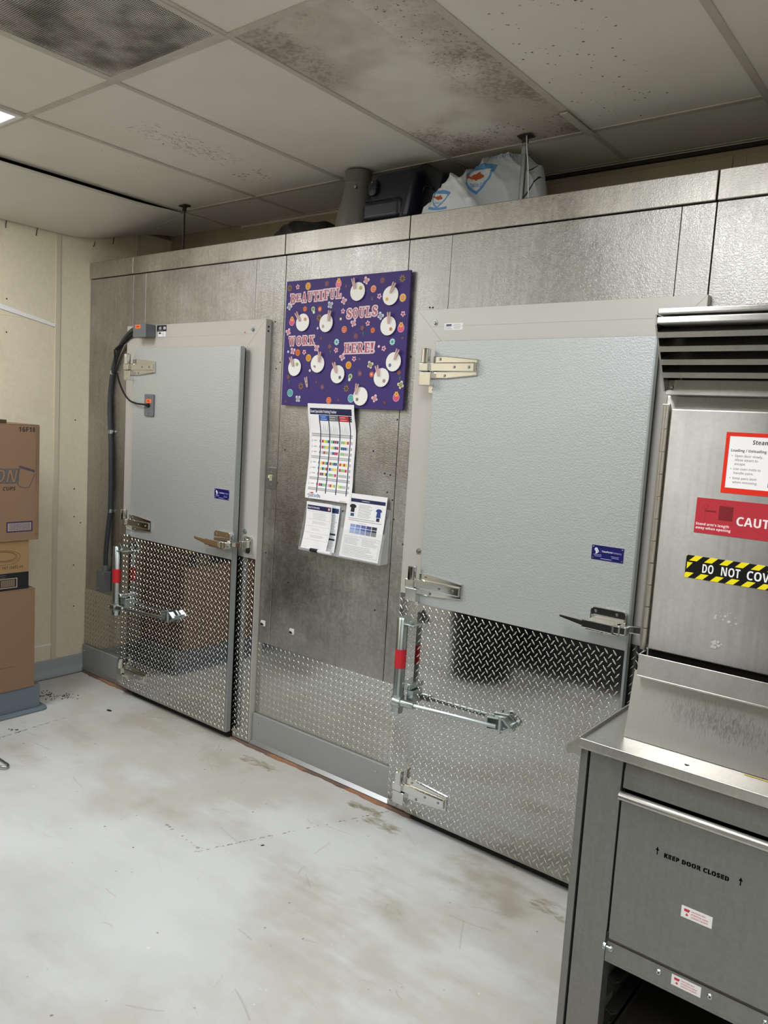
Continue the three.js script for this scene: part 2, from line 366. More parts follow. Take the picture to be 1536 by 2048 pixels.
const tileStain = tileMat((x, w, h) => { tileBase(x, w, h, 23, { stain: 1, edge: (u, v) => 0.16 * sstep(0.55, 1, u) + 0.10 * sstep(0.6, 1, v) + 0.1 * sstep(0.5, 1, 1 - v) * (u < 0.7 ? 1 : 0.5) - 0.06 }); fleck(x, w, h, 260, 0, 1, 0.82, 1, 0.8, 3); fleck(x, w, h, 160, 0.7, 1, 0, 0.5, 0.8, 2.6); });
const tileSpeck = tileMat((x, w, h) => { tileBase(x, w, h, 5); fleck(x, w, h, 90, 0.05, 0.6, 0.2, 0.98, 1.2, 3, 1.3); fleck(x, w, h, 18, 0.3, 0.7, 0.05, 0.3, 1, 2.2); });
const tileScuff = tileMat((x, w, h) => {
  tileBase(x, w, h, 8);
  for (let i = 0; i < 190; i++) { const u = 0.5 + 0.2 * (rnd() + rnd() - 1), v = 0.45 + 0.26 * (rnd() + rnd() - 1); x.strokeStyle = `rgba(95,80,68,${rr(0.2, 0.6)})`; x.lineWidth = rr(1, 4); x.beginPath(); x.moveTo(u * w, v * h); x.lineTo(u * w + rr(-14, 14), v * h + rr(-26, 26)); x.stroke(); }
  fleck(x, w, h, 26, 0.25, 0.6, 0.75, 0.85, 2, 6, 1.5, '130,120,105');
});
const holes = canvasTex(1024, 1024, (x, w, h) => { x.fillStyle = '#fff'; x.fillRect(0, 0, w, h); x.fillStyle = '#000'; const n = 72, p = w / n; for (let j = 0; j < n * 1.155; j++) for (let i = 0; i < n; i++) { x.beginPath(); x.arc((i + (j & 1 ? 0.5 : 0)) * p + p / 2, j * p * 0.866 + p / 2, p * 0.28, 0, 7); x.fill(); } });
holes.colorSpace = THREE.NoColorSpace;
const sag = (x, z) => { const t = clamp((-3.78 - x) / 0.59, 0, 1), s = sstep(-0.60, 0.16, z); return -s * (0.034 + 0.119 * t + 0.02 * Math.sin(Math.PI * t)) * (x < -3.76 ? 1 : 0); };
{
  const c = struct('ceiling');
  obj('roof_slab', bx(-4.55, 2.55, 2.95, 3.05, -0.75, 5.35), M.roof, c);
  const isLight = (x, z) => TROFFERS.some(([x0, x1, z0, z1]) => x > x0 && x < x1 && z > z0 && z < z1);
  const tile = (x0, x1, z0, z1, mat) => {
    const g = new THREE.BoxGeometry(x1 - x0 - 0.010, 0.014, z1 - z0 - 0.010); g.translate((x0 + x1) / 2, CEIL + 0.009, (z0 + z1) / 2);
    const f = plainG(g), p = f.attributes.position, uv = f.attributes.uv;
    for (let i = 0; i < p.count; i++) uv.setXY(i, (p.getX(i) - x0) / 0.61, (p.getZ(i) - z0) / 1.205);
    obj('ceiling_tile', f, mat, c, true);
  };
  for (let j = 0; j < GZ.length - 1; j++) for (let i = 0; i < GX.length - 1; i++) {
    const [x0, x1, z0, z1] = [GX[i], GX[i + 1], GZ[j], GZ[j + 1]], mx = (x0 + x1) / 2, mz = (z0 + z1) / 2;
    if (isLight(mx, mz)) continue;
    if (i === 2 && j === 2) { tile(x0, x1, 1.6, z1, tileB); continue; }              // the return-air grille takes the other half
    const mat = j === 1 ? [tileB, tileScuff, tileA, tileStain, tileSpeck, tileA, tileB][i] ?? tileA : (i + j) & 1 ? tileA : tileB;
    tile(x0, x1, z0, z1, mat);
  }
  for (let j = 0; j < GZ.length - 1; j++) {                                          // the row along the left wall has come out of its tee and sags
    const z0 = GZ[j], z1 = GZ[j + 1], x0 = -4.368, x1 = -3.775, N = 20, K = 10;
    const g = new THREE.BoxGeometry(x1 - x0 - 0.012, 0.012, z1 - z0 - 0.006, K, 1, N); g.translate((x0 + x1) / 2, CEIL + 0.008, (z0 + z1) / 2);
    const p = g.attributes.position, uv = g.attributes.uv;
    for (let i = 0; i < p.count; i++) { const x = p.getX(i), z = p.getZ(i); p.setY(i, p.getY(i) + sag(Math.min(x, -3.781), z)); uv.setXY(i, (x - x0) / 0.61, (z - z0) / 1.205); }
    g.computeVertexNormals();
    obj('ceiling_tile', plainG(g), tileA, c, true);
  }
  const tee = (x0, x1, z0, z1, y = CEIL) => obj('ceiling_tee', [bx(x0, x1, y - 0.002, y + 0.002, z0, z1), x1 - x0 < z1 - z0 ? bx((x0 + x1) / 2 - 0.002, (x0 + x1) / 2 + 0.002, y, y + 0.035, z0, z1) : bx(x0, x1, y, y + 0.035, (z0 + z1) / 2 - 0.002, (z0 + z1) / 2 + 0.002)], M.tee, c);
  for (const z of GZ.slice(1, -1)) tee(-3.78, 2.4, z - 0.012, z + 0.012, CEIL - 0.0005);
  for (const x of GX.slice(0, -1)) for (let j = 0; j < GZ.length - 1; j++) tee(x - 0.012, x + 0.012, GZ[j] + 0.012, GZ[j + 1] - 0.012);
  tag(obj('ceiling_tee', [bx(-1.35, -1.322, 2.751, 2.758, -0.215, 0.02, 0.002)], M.tee, c), 'loose end of a ceiling tee hanging below the tiles');
  obj('wall_angle', [bx(-3.7, 2.4, CEIL - 0.003, CEIL, -0.57, -0.552), bx(-3.7, 2.4, CEIL - 0.015, CEIL, -0.57, -0.568)], M.tee, c);
  obj('wall_angle', bx(-1.75, 2.4, 2.738, 2.752, -0.57, -0.548, 0.002), M.grime, c);
}
{
  const v = thing('return_air_grille', 'square perforated return air grille with black dust in the ceiling', 'vent', [-2.2625, CEIL, 1.3]);
  const dust = canvasTex(1024, 1024, (x, w, h) => {
    const im = x.createImageData(w, h), D = im.data;
    for (let k = 0; k < w * h; k++) { const d = sstep(0.3, 0.75, mottle[k] * 0.65 + mottle2[k] * 0.35), c = mix3(hex(0xc6c3b8), hex(0x75716a), d); for (let q = 0; q < 3; q++) D[k * 4 + q] = c[q] * 255; D[k * 4 + 3] = 255; }
    x.putImageData(im, 0, 0);
  });
  const g = new THREE.PlaneGeometry(0.56, 0.555); g.rotateX(Math.PI / 2); g.translate(0, -0.002, 0);
  const f = new THREE.Mesh(g, std({ map: dust, alphaMap: holes, alphaTest: 0.5, roughness: 0.7, side: THREE.DoubleSide })); f.name = 'perforated_face'; f.castShadow = true; v.add(f);
  obj('grille_frame', [bx(-0.298, -0.275, -0.004, 0.006, -0.295, 0.295, 0.001), bx(0.275, 0.298, -0.004, 0.006, -0.295, 0.295, 0.001), bx(-0.275, 0.275, -0.004, 0.006, -0.295, -0.272, 0.001), bx(-0.275, 0.275, -0.004, 0.006, 0.272, 0.295, 0.001)], M.tee, v);
  obj('duct_boot', [bx(-0.285, -0.278, 0.008, 0.17, -0.28, 0.28), bx(0.278, 0.285, 0.008, 0.17, -0.28, 0.28), bx(-0.28, 0.28, 0.008, 0.17, -0.285, -0.278), bx(-0.28, 0.28, 0.008, 0.17, 0.278, 0.285), bx(-0.28, 0.28, 0.165, 0.17, -0.28, 0.28)], M.black, v);
}
TROFFERS.forEach(([x0, x1, z0, z1], i) => {
  const t = thing('ceiling_light', ['fluorescent ceiling light nearest the left wall, edge in view', 'fluorescent ceiling light overhead in the middle of the room', 'added unseen fill light over the right side of the room', 'added unseen fill light at the far left behind the camera', 'short added unseen fill light against the wall behind the camera'][i], 'ceiling light', [(x0 + x1) / 2, CEIL, (z0 + z1) / 2]);  // the last three are added lamps that brighten the metal and room
  const a = (x1 - x0) / 2, b = (z1 - z0) / 2;
  obj('light_frame', [bx(-a, -a + 0.022, -0.010, 0.03, -b, b, 0.004), bx(a - 0.022, a, -0.010, 0.03, -b, b, 0.004), bx(-a + 0.022, a - 0.022, -0.010, 0.03, -b, -b + 0.022, 0.004), bx(-a + 0.022, a - 0.022, -0.010, 0.03, b - 0.022, b, 0.004)], M.white, t);
  obj('diffuser', bx(-a + 0.022, a - 0.022, -0.006, 0.0, -b + 0.022, b - 0.022), std({ color: 0xf4f4f0, roughness: 0.6, emissive: LIGHT_COLOR, emissiveIntensity: 3.2 }), t);
  obj('housing', bx(-a + 0.02, a - 0.02, 0.03, 0.12, -b + 0.02, b - 0.02), M.white, t);
});

// ---------------------------------------------------------------- walk-in front (the back wall of the room)
{
  const w = struct('wall_back');
  const X = [-4.368, -3.925, -3.81, -2.912, -2.708, -1.992, -1.783, -0.897, -0.789, 0.4, 1.6, 2.4];
  const wide = [-3.925, -2.708, -1.992, -0.789, 0.4, 1.6];
  const gap = (x) => (wide.includes(x) ? 0.0015 : 0.0006);
  for (let i = 0; i < X.length - 1; i++) obj('wall_panel', bx(X[i] + (i ? gap(X[i]) : 0), X[i + 1] - gap(X[i + 1]), 0.02, 2.3905, -0.1, 0, 0.002), M.galv, w);
  const T = [-4.368, -3.925, -2.712, -1.99, -0.79, 0.4, 1.6, 2.4];
  for (let i = 0; i < T.length - 1; i++) obj('trim_cap', bx(T[i] + 0.002, T[i + 1] - 0.002, 2.394, 2.487, -0.1, 0.008, 0.003), M.trimCap, w);
  obj('backing', bx(-4.368, 2.4, 0, 2.48, -0.12, -0.02), M.black, w);
  obj('top_deck', bx(-4.368, 2.4, 2.44, 2.482, -0.57, -0.1), M.satin, w);
  treadPlate(w, -4.366, -3.926, 0.13, 0.52, 0, 0.003, true);
  treadPlate(w, -2.788, -1.902, 0.13, 0.53, 0, 0.003, true);
  for (const [x0, x1] of [[-4.362, -3.93], [-2.788, -1.904]]) {
    obj('kick_base', bx(x0, x1, 0.02, 0.165, 0.003, 0.018, 0.004), M.kick, w);
    obj('kick_lip', profile([[0.003, 0.006], [0.034, 0.006], [0.034, 0.012], [0.018, 0.026], [0.003, 0.026]], x0, x1, 0.001), M.satin, w);
    for (let i = 0; i < 3; i++) { const x = x0 + (x1 - x0) * (0.05 + 0.43 * i); if (x1 < -3.5 && i === 2) continue; obj('screw', screwHead(x, 0.125, 0.018, 0.005, 0.004), M.chrome, w); }
  }
  for (const [x, y] of [[-4.1, 0.455], [-4.1, 0.33], [-2.45, 0.34]]) obj('screw', screwHead(x, y, 0.004, 0.006, 0.004), M.chrome, w);
  for (const [x, y] of [[-2.765, 2.09], [-2.745, 1.87], [-2.72, 1.9], [-2.66, 1.49], [-2.70, 1.33], [-2.05, 1.43], [-2.02, 1.425], [-2.03, 1.35], [-2.0, 1.32], [-2.12, 1.52], [-2.0, 1.66], [-1.95, 1.92], [-1.93, 1.14], [-2.76, 0.98], [-2.6, 0.86], [-2.06, 0.83], [-1.87, 2.115], [-1.855, 2.114]])
    obj('screw_hole', cyl([x, y, -0.001], [x, y, 0.0006], 0.004, 0.004, 10), M.black, w);
  for (const [x, y] of [[-2.165, 1.505], [-1.985, 1.24], [-2.11, 1.33]]) obj('screw', screwHead(x, y, 0, 0.005, 0.003), M.chrome, w);
}
{
  const s = struct('trim_3');
  const g = [];
  for (const [x0, x1] of [[-4.36, -3.79], [-2.91, -1.77]]) {
    const sh = [[x0, 0.0]]; const n = 160;
    for (let i = 0; i <= n; i++) { const x = x0 + (x1 - x0) * i / n; sh.push([x, -(0.050 + 0.004 * Math.sin(x * 9) + 0.0025 * Math.sin(x * 31) + 0.0015 * Math.sin(x * 83))]); }
    sh.push([x1, 0]);
    const e = poly(sh, 0, 0.008, 0.001); e.rotateX(-Math.PI / 2); g.push(e);
  }
  tag(obj('rusty_sill', g, M.rust, s), 'reddish brown rusty sill strip along the floor');
}

// ---------------------------------------------------------------- door frames
function doorFrame(name, xl, xr, screws) {
  const f = struct(name), top = 2.10, z0 = 0, z1 = 0.035, w = 0.135;
  obj('head', poly([[xl, top], [xl + w, top - w], [xr - w, top - w], [xr, top]], z0, z1, 0.0012), M.frame, f);
  obj('jamb', poly([[xl, top], [xl, 0.012], [xl + w, 0.012], [xl + w, top - w]], z0, z1, 0.0012), M.frame, f);
  obj('jamb', poly([[xr, top], [xr - w, top - w], [xr - w, 0.012], [xr, 0.012]], z0, z1, 0.0012), M.frame, f);
  obj('head_ridge', bx(xl + 0.06, xr - 0.06, 2.033, 2.0345, z1, z1 + 0.001), M.frame, f);
  treadPlate(f, xr - w, xr - 0.004, 0.012, 0.945, z1, z1 + 0.0025);
  treadPlate(f, xl + 0.004, xl + w, 0.012, 0.945, z1, z1 + 0.0025);
  for (const y of [2.065, 2.045]) obj('frame_screw', cyl([xr, y, 0.018], [xr + 0.001, y, 0.018], 0.005, 0.005, 12), M.black, f);
  for (const [x, y] of screws) {
    const washer = obj('bolt', cyl([x, y, z1], [x, y, z1 + 0.002], 0.013, 0.012, 20), M.zinc, f);
    obj('bolt_head', cyl([x, y, z1 + 0.002], [x, y, z1 + 0.008], 0.008, 0.007, 6), M.satin, washer);
  }
  return f;
}
const F1 = doorFrame('trim_1', -3.925, -2.79, [[-2.879, 2.052], [-2.878, 1.072], [-2.872, 0.55]]);
const F2 = doorFrame('trim_2', -1.902, -0.777, [[-1.814, 2.047], [-1.822, 1.129], [-1.803, 0.245]]);
const tinyLabel = (w, h, draw) => canvasTex(w, h, draw);
{
  const t = card('frame_label', 0.086, 0.026, tinyLabel(344, 104, (x, w, h) => { x.fillStyle = '#f1f1f1'; x.fillRect(0, 0, w, h); x.fillStyle = '#1c2b62'; x.fillRect(36, 16, 100, 34); lines(x, 14, 160, 66, 86, 2, '#333', 5, 3); lines(x, 180, 330, 24, 80, 4, '#333', 5, 5); }), F2, [-1.726, 2.031, 0.035], { thick: 0.0005 });
  tag(t, 'small white printed sticker on the frame');
  card('frame_label', 0.085, 0.033, tinyLabel(340, 132, (x, w, h) => { x.fillStyle = '#15151a'; x.fillRect(0, 0, w, h); x.fillStyle = '#bfc0c2'; x.fillRect(74, 36, 84, 56); x.fillRect(228, 36, 88, 56); lines(x, 84, 150, 50, 80, 3, '#15151a', 6, 2); lines(x, 30, 300, 112, 112, 1, '#bbb', 6, 2); }), F1, [-3.606, 2.080, 0.035], { thick: 0.0005, side: M.black });
  card('frame_label', 0.068, 0.026, tinyLabel(272, 104, (x, w, h) => { x.fillStyle = '#f2f2ee'; x.fillRect(0, 0, w, h); x.fillStyle = '#23242b'; x.fillRect(30, 14, 80, 34); lines(x, 140, 250, 26, 84, 4, '#555', 5, 4); }), F1, [-3.604, 2.049, 0.035], { thick: 0.0005 });
  card('flag_sticker', 0.017, 0.013, tinyLabel(136, 104, (x, w, h) => { for (let i = 0; i < 13; i++) { x.fillStyle = i & 1 ? '#f3e9e6' : '#b8434a'; x.fillRect(0, i * 8, w, 8); } x.fillStyle = '#3b4260'; x.fillRect(0, 0, 56, 56); x.fillStyle = '#fff'; for (let j = 0; j < 4; j++) for (let i = 0; i < 4; i++) x.fillRect(6 + i * 13, 6 + j * 13, 4, 4); }), F1, [-2.932, 2.037, 0.035], { thick: 0.0004 });
}

// ---------------------------------------------------------------- doors
const plateTex = canvasTex(904, 400, (x, w, h) => {
  x.fillStyle = '#0d1060'; x.fillRect(0, 0, w, h);
  x.fillStyle = '#eef0fa'; x.beginPath(); x.arc(126, 118, 46, 0, 7); x.fill(); x.beginPath(); x.arc(160, 168, 44, 0, 7); x.fill(); x.beginPath(); x.moveTo(120, 170); x.lineTo(190, 200); x.lineTo(118, 252); x.fill();
  x.strokeStyle = '#0d1060'; x.lineWidth = 9; x.beginPath(); x.arc(128, 120, 17, 0.6, 5.2); x.stroke(); x.beginPath(); x.arc(162, 168, 16, 3.6, 8.2); x.stroke();
  x.fillStyle = '#6d75b8'; x.fillRect(250, 84, 4, 180);
  x.fillStyle = '#f2f4fc'; x.font = 'bold 62px sans-serif'; x.fillText('CaseParts', 292, 176); const cw = x.measureText('CaseParts').width; x.font = '62px sans-serif'; x.fillStyle = '#c5caea'; x.fillText('Company', 294 + cw, 176, 256);
  lines(x, 66, 360, 262, 262, 1, '#c9cdec', 13, 3); lines(x, 96, 320, 302, 302, 1, '#c9cdec', 13, 9); lines(x, 560, 840, 262, 262, 1, '#c9cdec', 13, 4); lines(x, 580, 820, 302, 302, 1, '#c9cdec', 13, 6); lines(x, 270, 640, 356, 356, 1, '#dfe2f5', 14, 8);
});
function hinge(parent, xe, y) {                 // xe: the door's hinge edge
  const h = obj('hinge', [
    poly([[xe + 0.002, y - 0.043], [xe + 0.06, y - 0.043], [xe + 0.205, y - 0.030], [xe + 0.205, y + 0.030], [xe + 0.06, y + 0.043], [xe + 0.002, y + 0.043]], 0.085, 0.094, 0.003),
    poly([[xe - 0.046, y - 0.018], [xe + 0.20, y - 0.018], [xe + 0.20, y + 0.018], [xe - 0.046, y + 0.018]], 0.092, 0.106, 0.004),
    bx(xe - 0.05, xe - 0.004, y - 0.017, y + 0.017, 0.085, 0.118, 0.004),
  ], M.chrome, parent);
  obj('hinge_pin', smooth(mergeGeometries([cyl([xe - 0.02, y + 0.016, 0.112], [xe - 0.02, y + 0.068, 0.112], 0.0175, 0.0175, 28), cyl([xe - 0.02, y + 0.068, 0.112], [xe - 0.02, y + 0.0705, 0.112], 0.0175, 0.015, 28)])), M.chrome, h);
  obj('frame_bracket', [bx(xe - 0.048, xe + 0.008, y - 0.072, y - 0.019, 0.05, 0.114, 0.003), bx(xe - 0.036, xe + 0.014, y - 0.1, y - 0.062, 0.035, 0.062, 0.003)], M.chrome, h);
  for (const [dx, dy, z] of [[0.035, 0.031, 0.094], [0.06, -0.032, 0.094], [0.11, 0, 0.106], [0.175, 0, 0.106], [-0.012, -0.085, 0.062], [0.004, -0.085, 0.062]]) obj('hinge_screw', screwHead(xe + dx, y + dy, z, 0.0058, 0.0035), M.satin, h);
}
function latch(parent, xr) {                    // xr: the door's free edge
  const y = 1.018;
  const l = obj('latch', [
    poly(rrect(xr - 0.135, xr - 0.006, y - 0.038, y + 0.046, 0.016), 0.085, 0.098, 0.004),
    bx(xr - 0.13, xr - 0.008, y - 0.026, y + 0.006, 0.094, 0.145, 0.006),
    bx(xr - 0.135, xr - 0.02, y - 0.036, y - 0.024, 0.094, 0.128, 0.004),
  ], M.chrome, parent);
  const lev = poly([[xr - 0.225, y + 0.005], [xr - 0.222, y - 0.006], [xr - 0.14, y - 0.020], [xr - 0.14, y - 0.024], [xr - 0.03, y - 0.026], [xr - 0.03, y + 0.006], [xr - 0.14, y + 0.007], [xr - 0.14, y + 0.004], [xr - 0.222, y + 0.008]], 0.134, 0.152, 0.004);
  obj('lever', lev, M.chrome, l);
  obj('latch_tongue', [bx(xr - 0.03, xr + 0.012, y - 0.026, y + 0.006, 0.108, 0.142, 0.006), poly([[xr + 0.005, y - 0.021], [xr + 0.078, y - 0.016], [xr + 0.078, y + 0.012], [xr + 0.005, y + 0.004]], 0.092, 0.108, 0.003)], M.chrome, l);
  obj('strike', [poly(rrect(xr + 0.028, xr + 0.084, y - 0.052, y + 0.036, 0.016), 0.035, 0.045, 0.003), bx(xr + 0.05, xr + 0.078, y - 0.02, y + 0.016, 0.045, 0.094, 0.003)], M.chrome, l);
  for (const [dx, dy, z] of [[-0.115, 0.03, 0.098], [-0.04, 0.03, 0.098], [-0.075, -0.03, 0.128], [0.04, 0.024, 0.045], [0.07, 0.024, 0.045], [0.04, -0.04, 0.045]]) obj('latch_screw', screwHead(xr + dx, y + dy, z, 0.005, 0.003), M.satin, l);
}
function coolerDoor(name, xl, xr) {
  const d = struct(name), y0 = 0.044, y1 = 1.97;
  obj('door_slab', bx(xl, xr, y0, y1, 0.057, 0.085, 0.003), M.doorSkin, d);
  obj('edge_strip', [bx(xr - 0.001, xr + 0.0012, y0 + 0.004, y1 - 0.003, 0.0585, 0.0835), bx(xr - 0.005, xr + 0.0012, y0 + 0.004, y1 - 0.003, 0.0835, 0.0856)], M.doorEdge, d);
  obj('gasket', [bx(xl + 0.022, xr - 0.022, y0 + 0.012, y1 - 0.02, 0.03, 0.058), bx(xl + 0.01, xr - 0.02, 0.004, y0 + 0.02, 0.036, 0.05)], M.rubber, d);
  treadPlate(d, xl + 0.002, xr - 0.007, y0 + 0.001, 0.93, 0.085, 0.0872);
  for (const y of [1.868, 1.011, 0.152]) hinge(d, xl, y);
  latch(d, xr);
  const pl = card('nameplate', 0.113, 0.05, plateTex, d, [xr - 0.097, 1.2465, 0.085], { thick: 0.0018, rough: 0.3 });
  tag(pl, 'dark blue riveted nameplate');
  for (const [sx, sy] of [[-1, -1], [1, -1], [-1, 1], [1, 1]]) obj('rivet', screwHead(sx * 0.051, sy * 0.0195, 0.0009, 0.0026, 0.0012), M.chrome, pl);
  return d;
}
const D1 = coolerDoor('door_1', -3.782, -2.905), D2 = coolerDoor('door_2', -1.772, -0.907);
tag(D1, 'left walk-in cooler door with heater cord plate'); tag(D2, 'right walk-in cooler door behind the steamer');

// door closers: sprung tube on the frame, rod to a bracket on the door
function closer(xe, tubeX, label) {
  const z = 0.135, c = thing('door_closer', label, 'door closer', [0, 0, 0], 0);
  obj('closer_tube', smooth(mergeGeometries([cyl([tubeX, 0.487, z], [tubeX, 0.866, z], 0.0225, 0.0225, 28), cyl([tubeX, 0.866, z], [tubeX, 0.872, z], 0.0225, 0.018, 28), cyl([tubeX, 0.478, z], [tubeX, 0.487, z], 0.0225, 0.0225, 28)])), M.zinc, c);
  obj('warning_band', cyl([tubeX, 0.665, z], [tubeX, 0.743, z], 0.0231, 0.0231, 28, true), M.red, c);
  obj('mount_bracket', [bx(tubeX - 0.008, tubeX + 0.066, 0.846, 0.852, 0.045, 0.15, 0.002), poly([[tubeX + 0.006, 0.85], [tubeX + 0.066, 0.85], [tubeX + 0.05, 0.905], [tubeX + 0.03, 0.915]], 0.0375, 0.046, 0.002), poly([[tubeX - 0.01, 0.87], [tubeX + 0.03, 0.895], [tubeX + 0.06, 0.86], [tubeX + 0.06, 0.845], [tubeX, 0.845]], 0.138, 0.143, 0.001), screwHead(tubeX + 0.048, 0.858, 0.143, 0.009, 0.006)], M.zinc, c);
  obj('mount_bracket', [bx(tubeX + 0.006, tubeX + 0.064, 0.575, 0.62, 0.0375, 0.048, 0.002), bx(tubeX + 0.01, tubeX + 0.056, 0.583, 0.606, 0.045, 0.135, 0.003), screwHead(tubeX + 0.04, 0.594, 0.135, 0.012, 0.006), bx(tubeX + 0.03, tubeX + 0.062, 0.52, 0.576, 0.05, 0.12, 0.003)], M.zinc, c);
  const A = [tubeX + 0.02, 0.527, 0.15], B = [tubeX + 0.455, 0.548, 0.128];
  const at = (t) => A.map((v, i) => v + (B[i] - v) * t);
  obj('closer_arm', smooth(mergeGeometries([cyl(at(0.16), at(1), 0.0085, 0.0085, 18), cyl(at(-0.02), at(0.16), 0.0155, 0.0145, 20), cyl(at(-0.06), at(0.02), 0.021, 0.021, 20)])), M.zinc, c);
  obj('elbow', smooth(mergeGeometries([cyl([tubeX, 0.5, z], [tubeX, 0.552, z], 0.026, 0.026, 24), cyl([tubeX, 0.527, z], [tubeX + 0.025, 0.527, 0.15], 0.02, 0.02, 20)])), M.zinc, c);
  const bxx = tubeX + 0.455;
  obj('door_bracket', [
    poly([[bxx - 0.04, 0.527], [bxx - 0.034, 0.585], [bxx + 0.03, 0.592], [bxx + 0.066, 0.565], [bxx + 0.05, 0.53]], 0.0872, 0.093, 0.002),
    poly([[bxx - 0.04, 0.578], [bxx + 0.028, 0.586], [bxx + 0.062, 0.562], [bxx + 0.056, 0.556], [bxx + 0.024, 0.579], [bxx - 0.04, 0.572]], 0.104, 0.134, 0.0015),
    poly([[bxx - 0.04, 0.527], [bxx + 0.03, 0.534], [bxx + 0.062, 0.558], [bxx + 0.056, 0.563], [bxx + 0.026, 0.541], [bxx - 0.04, 0.533]], 0.104, 0.134, 0.0015),
    bx(bxx - 0.042, bxx - 0.036, 0.527, 0.578, 0.088, 0.134, 0.002), bx(bxx + 0.05, bxx + 0.062, 0.55, 0.57, 0.09, 0.12, 0.002), cyl([bxx + 0.016, 0.53, 0.128], [bxx + 0.016, 0.59, 0.128], 0.009, 0.009, 16), screwHead(bxx - 0.02, 0.583, 0.12, 0.006, 0.006), screwHead(bxx + 0.07, 0.572, 0.0895, 0.006, 0.006),
  ], M.zinc, c);
  return c;
}
closer(-3.782, -3.822, 'zinc spring door closer with red band beside the left cooler door');
closer(-1.772, -1.806, 'zinc spring door closer with red band beside the right cooler door');
//@@PART2

// ---------------------------------------------------------------- conduit, heater cord, switch, hooks
{
  const c = thing('electrical_conduit', 'dark grey flexible conduit curving up the wall left of the left door', 'conduit');
  const path = [[-3.765, 2.068, 0.065], [-3.82, 2.078, 0.055], [-3.885, 2.066, 0.04], [-3.975, 2.018, 0.028], [-4.045, 1.945, 0.02], [-4.088, 1.86, 0.016], [-4.11, 1.76, 0.015], [-4.117, 1.65, 0.015], [-4.108, 1.53, 0.015], [-4.098, 1.42, 0.015], [-4.092, 1.28, 0.015], [-4.09, 1.12, 0.015], [-4.093, 1.02, 0.015], [-4.108, 0.9, 0.018], [-4.112, 0.78, 0.024], [-4.112, 0.69, 0.025]];
  obj('conduit_pipe', smooth(tube(path, 0.0135, 120, 16)), M.conduit, c);
  obj('conduit_pipe', smooth(tube([[-3.765, 2.045, 0.06], [-3.82, 2.052, 0.055], [-3.88, 2.042, 0.046], [-3.95, 2.006, 0.042], [-4.022, 1.975, 0.04]], 0.009, 30, 12)), M.rubber, c);
  for (const [x, y, a] of [[-4.096, 1.845, 0.22], [-4.1, 1.50, -0.05], [-4.091, 1.035, 0.05]]) obj('strap', smooth(mergeGeometries([cyl([x - 0.008 * a, y - 0.011, 0.0155], [x + 0.008 * a, y + 0.011, 0.0155], 0.0152, 0.0152, 20), bx(x + 0.012, x + 0.036, y - 0.009, y + 0.009, 0.001, 0.004, 0.001)])), M.zinc, c);
  obj('conduit_fitting', smooth(mergeGeometries([cyl([-4.112, 0.668, 0.025], [-4.112, 0.705, 0.025], 0.019, 0.017, 16)])), M.boxGrey, c);
  const b = obj('junction_box', [bx(-4.162, -4.088, 0.545, 0.668, 0.001, 0.046, 0.003), bx(-4.164, -4.086, 0.543, 0.670, 0.046, 0.050, 0.0015)], M.boxGrey, c);
  for (const [x, y] of [[-4.145, 0.56], [-4.105, 0.655]]) obj('box_screw', screwHead(x, y, 0.05, 0.003, 0.001), M.zinc, b);
  const j = obj('junction_box', [bx(-3.772, -3.658, 2.03, 2.098, 0.0365, 0.096, 0.003), bx(-3.774, -3.656, 2.028, 2.1, 0.096, 0.1, 0.0015)], M.boxGrey, c);
  const hot = canvasTex(240, 90, (x, w, h) => { x.fillStyle = '#f2732e'; x.fillRect(0, 0, w, h); lines(x, 50, 200, 46, 46, 1, '#7a1c08', 30, 4); });
  card('voltage_label', 0.05, 0.02, hot, j, [-3.728, 2.084, 0.1], { thick: 0.0004, side: M.orange });
  const h = thing('heater_cord', 'thin black cord from the conduit to the grey plate on the left door', 'cord');
  obj('cable', smooth(tube([[-4.030, 1.972, 0.046], [-4.018, 1.93, 0.052], [-4.0, 1.87, 0.055], [-3.962, 1.80, 0.06], [-3.9, 1.735, 0.07], [-3.82, 1.69, 0.085], [-3.72, 1.672, 0.105], [-3.64, 1.668, 0.112], [-3.62, 1.666, 0.104], [-3.619, 1.665, 0.094]], 0.0048, 90, 10)), M.rubber, h);
  const p = obj('cover_plate', poly(rrect(-3.662, -3.58, 1.606, 1.725, 0.006), 0.0852, 0.0945, 0.003), M.boxGrey, h);
  obj('grommet', smooth(cyl([-3.619, 1.665, 0.094], [-3.619, 1.665, 0.106], 0.012, 0.009, 18)), M.rubber, p);
  for (const y of [1.708, 1.622]) obj('plate_screw', screwHead(-3.621, y, 0.0945, 0.003, 0.0015), M.black, p);
  card('voltage_label', 0.05, 0.02, hot, p, [-3.622, 1.688, 0.0945], { thick: 0.0004, side: M.orange });
}
{
  const s = thing('light_switch', 'steel light switch plate with ivory toggle between door and chart', 'switch', [-2.743, 1.348, 0]);
  obj('switch_plate', poly(rrect(-0.032, 0.032, -0.053, 0.053, 0.004), 0, 0.005, 0.002), M.satin, s);
  obj('toggle', [bx(-0.008, 0.008, -0.012, 0.016, 0.004, 0.008, 0.001), poly([[-0.006, 0.0], [0.006, 0.0], [0.006, 0.014], [-0.006, 0.014]], 0.006, 0.02, 0.002)], std({ color: 0xd8cfae, roughness: 0.4 }), s);
  for (const y of [0.03, -0.03]) obj('plate_screw', screwHead(0, y, 0.005, 0.003, 0.001), M.zinc, s);
}
const ivory = std({ color: 0xdeddd6, roughness: 0.45 });
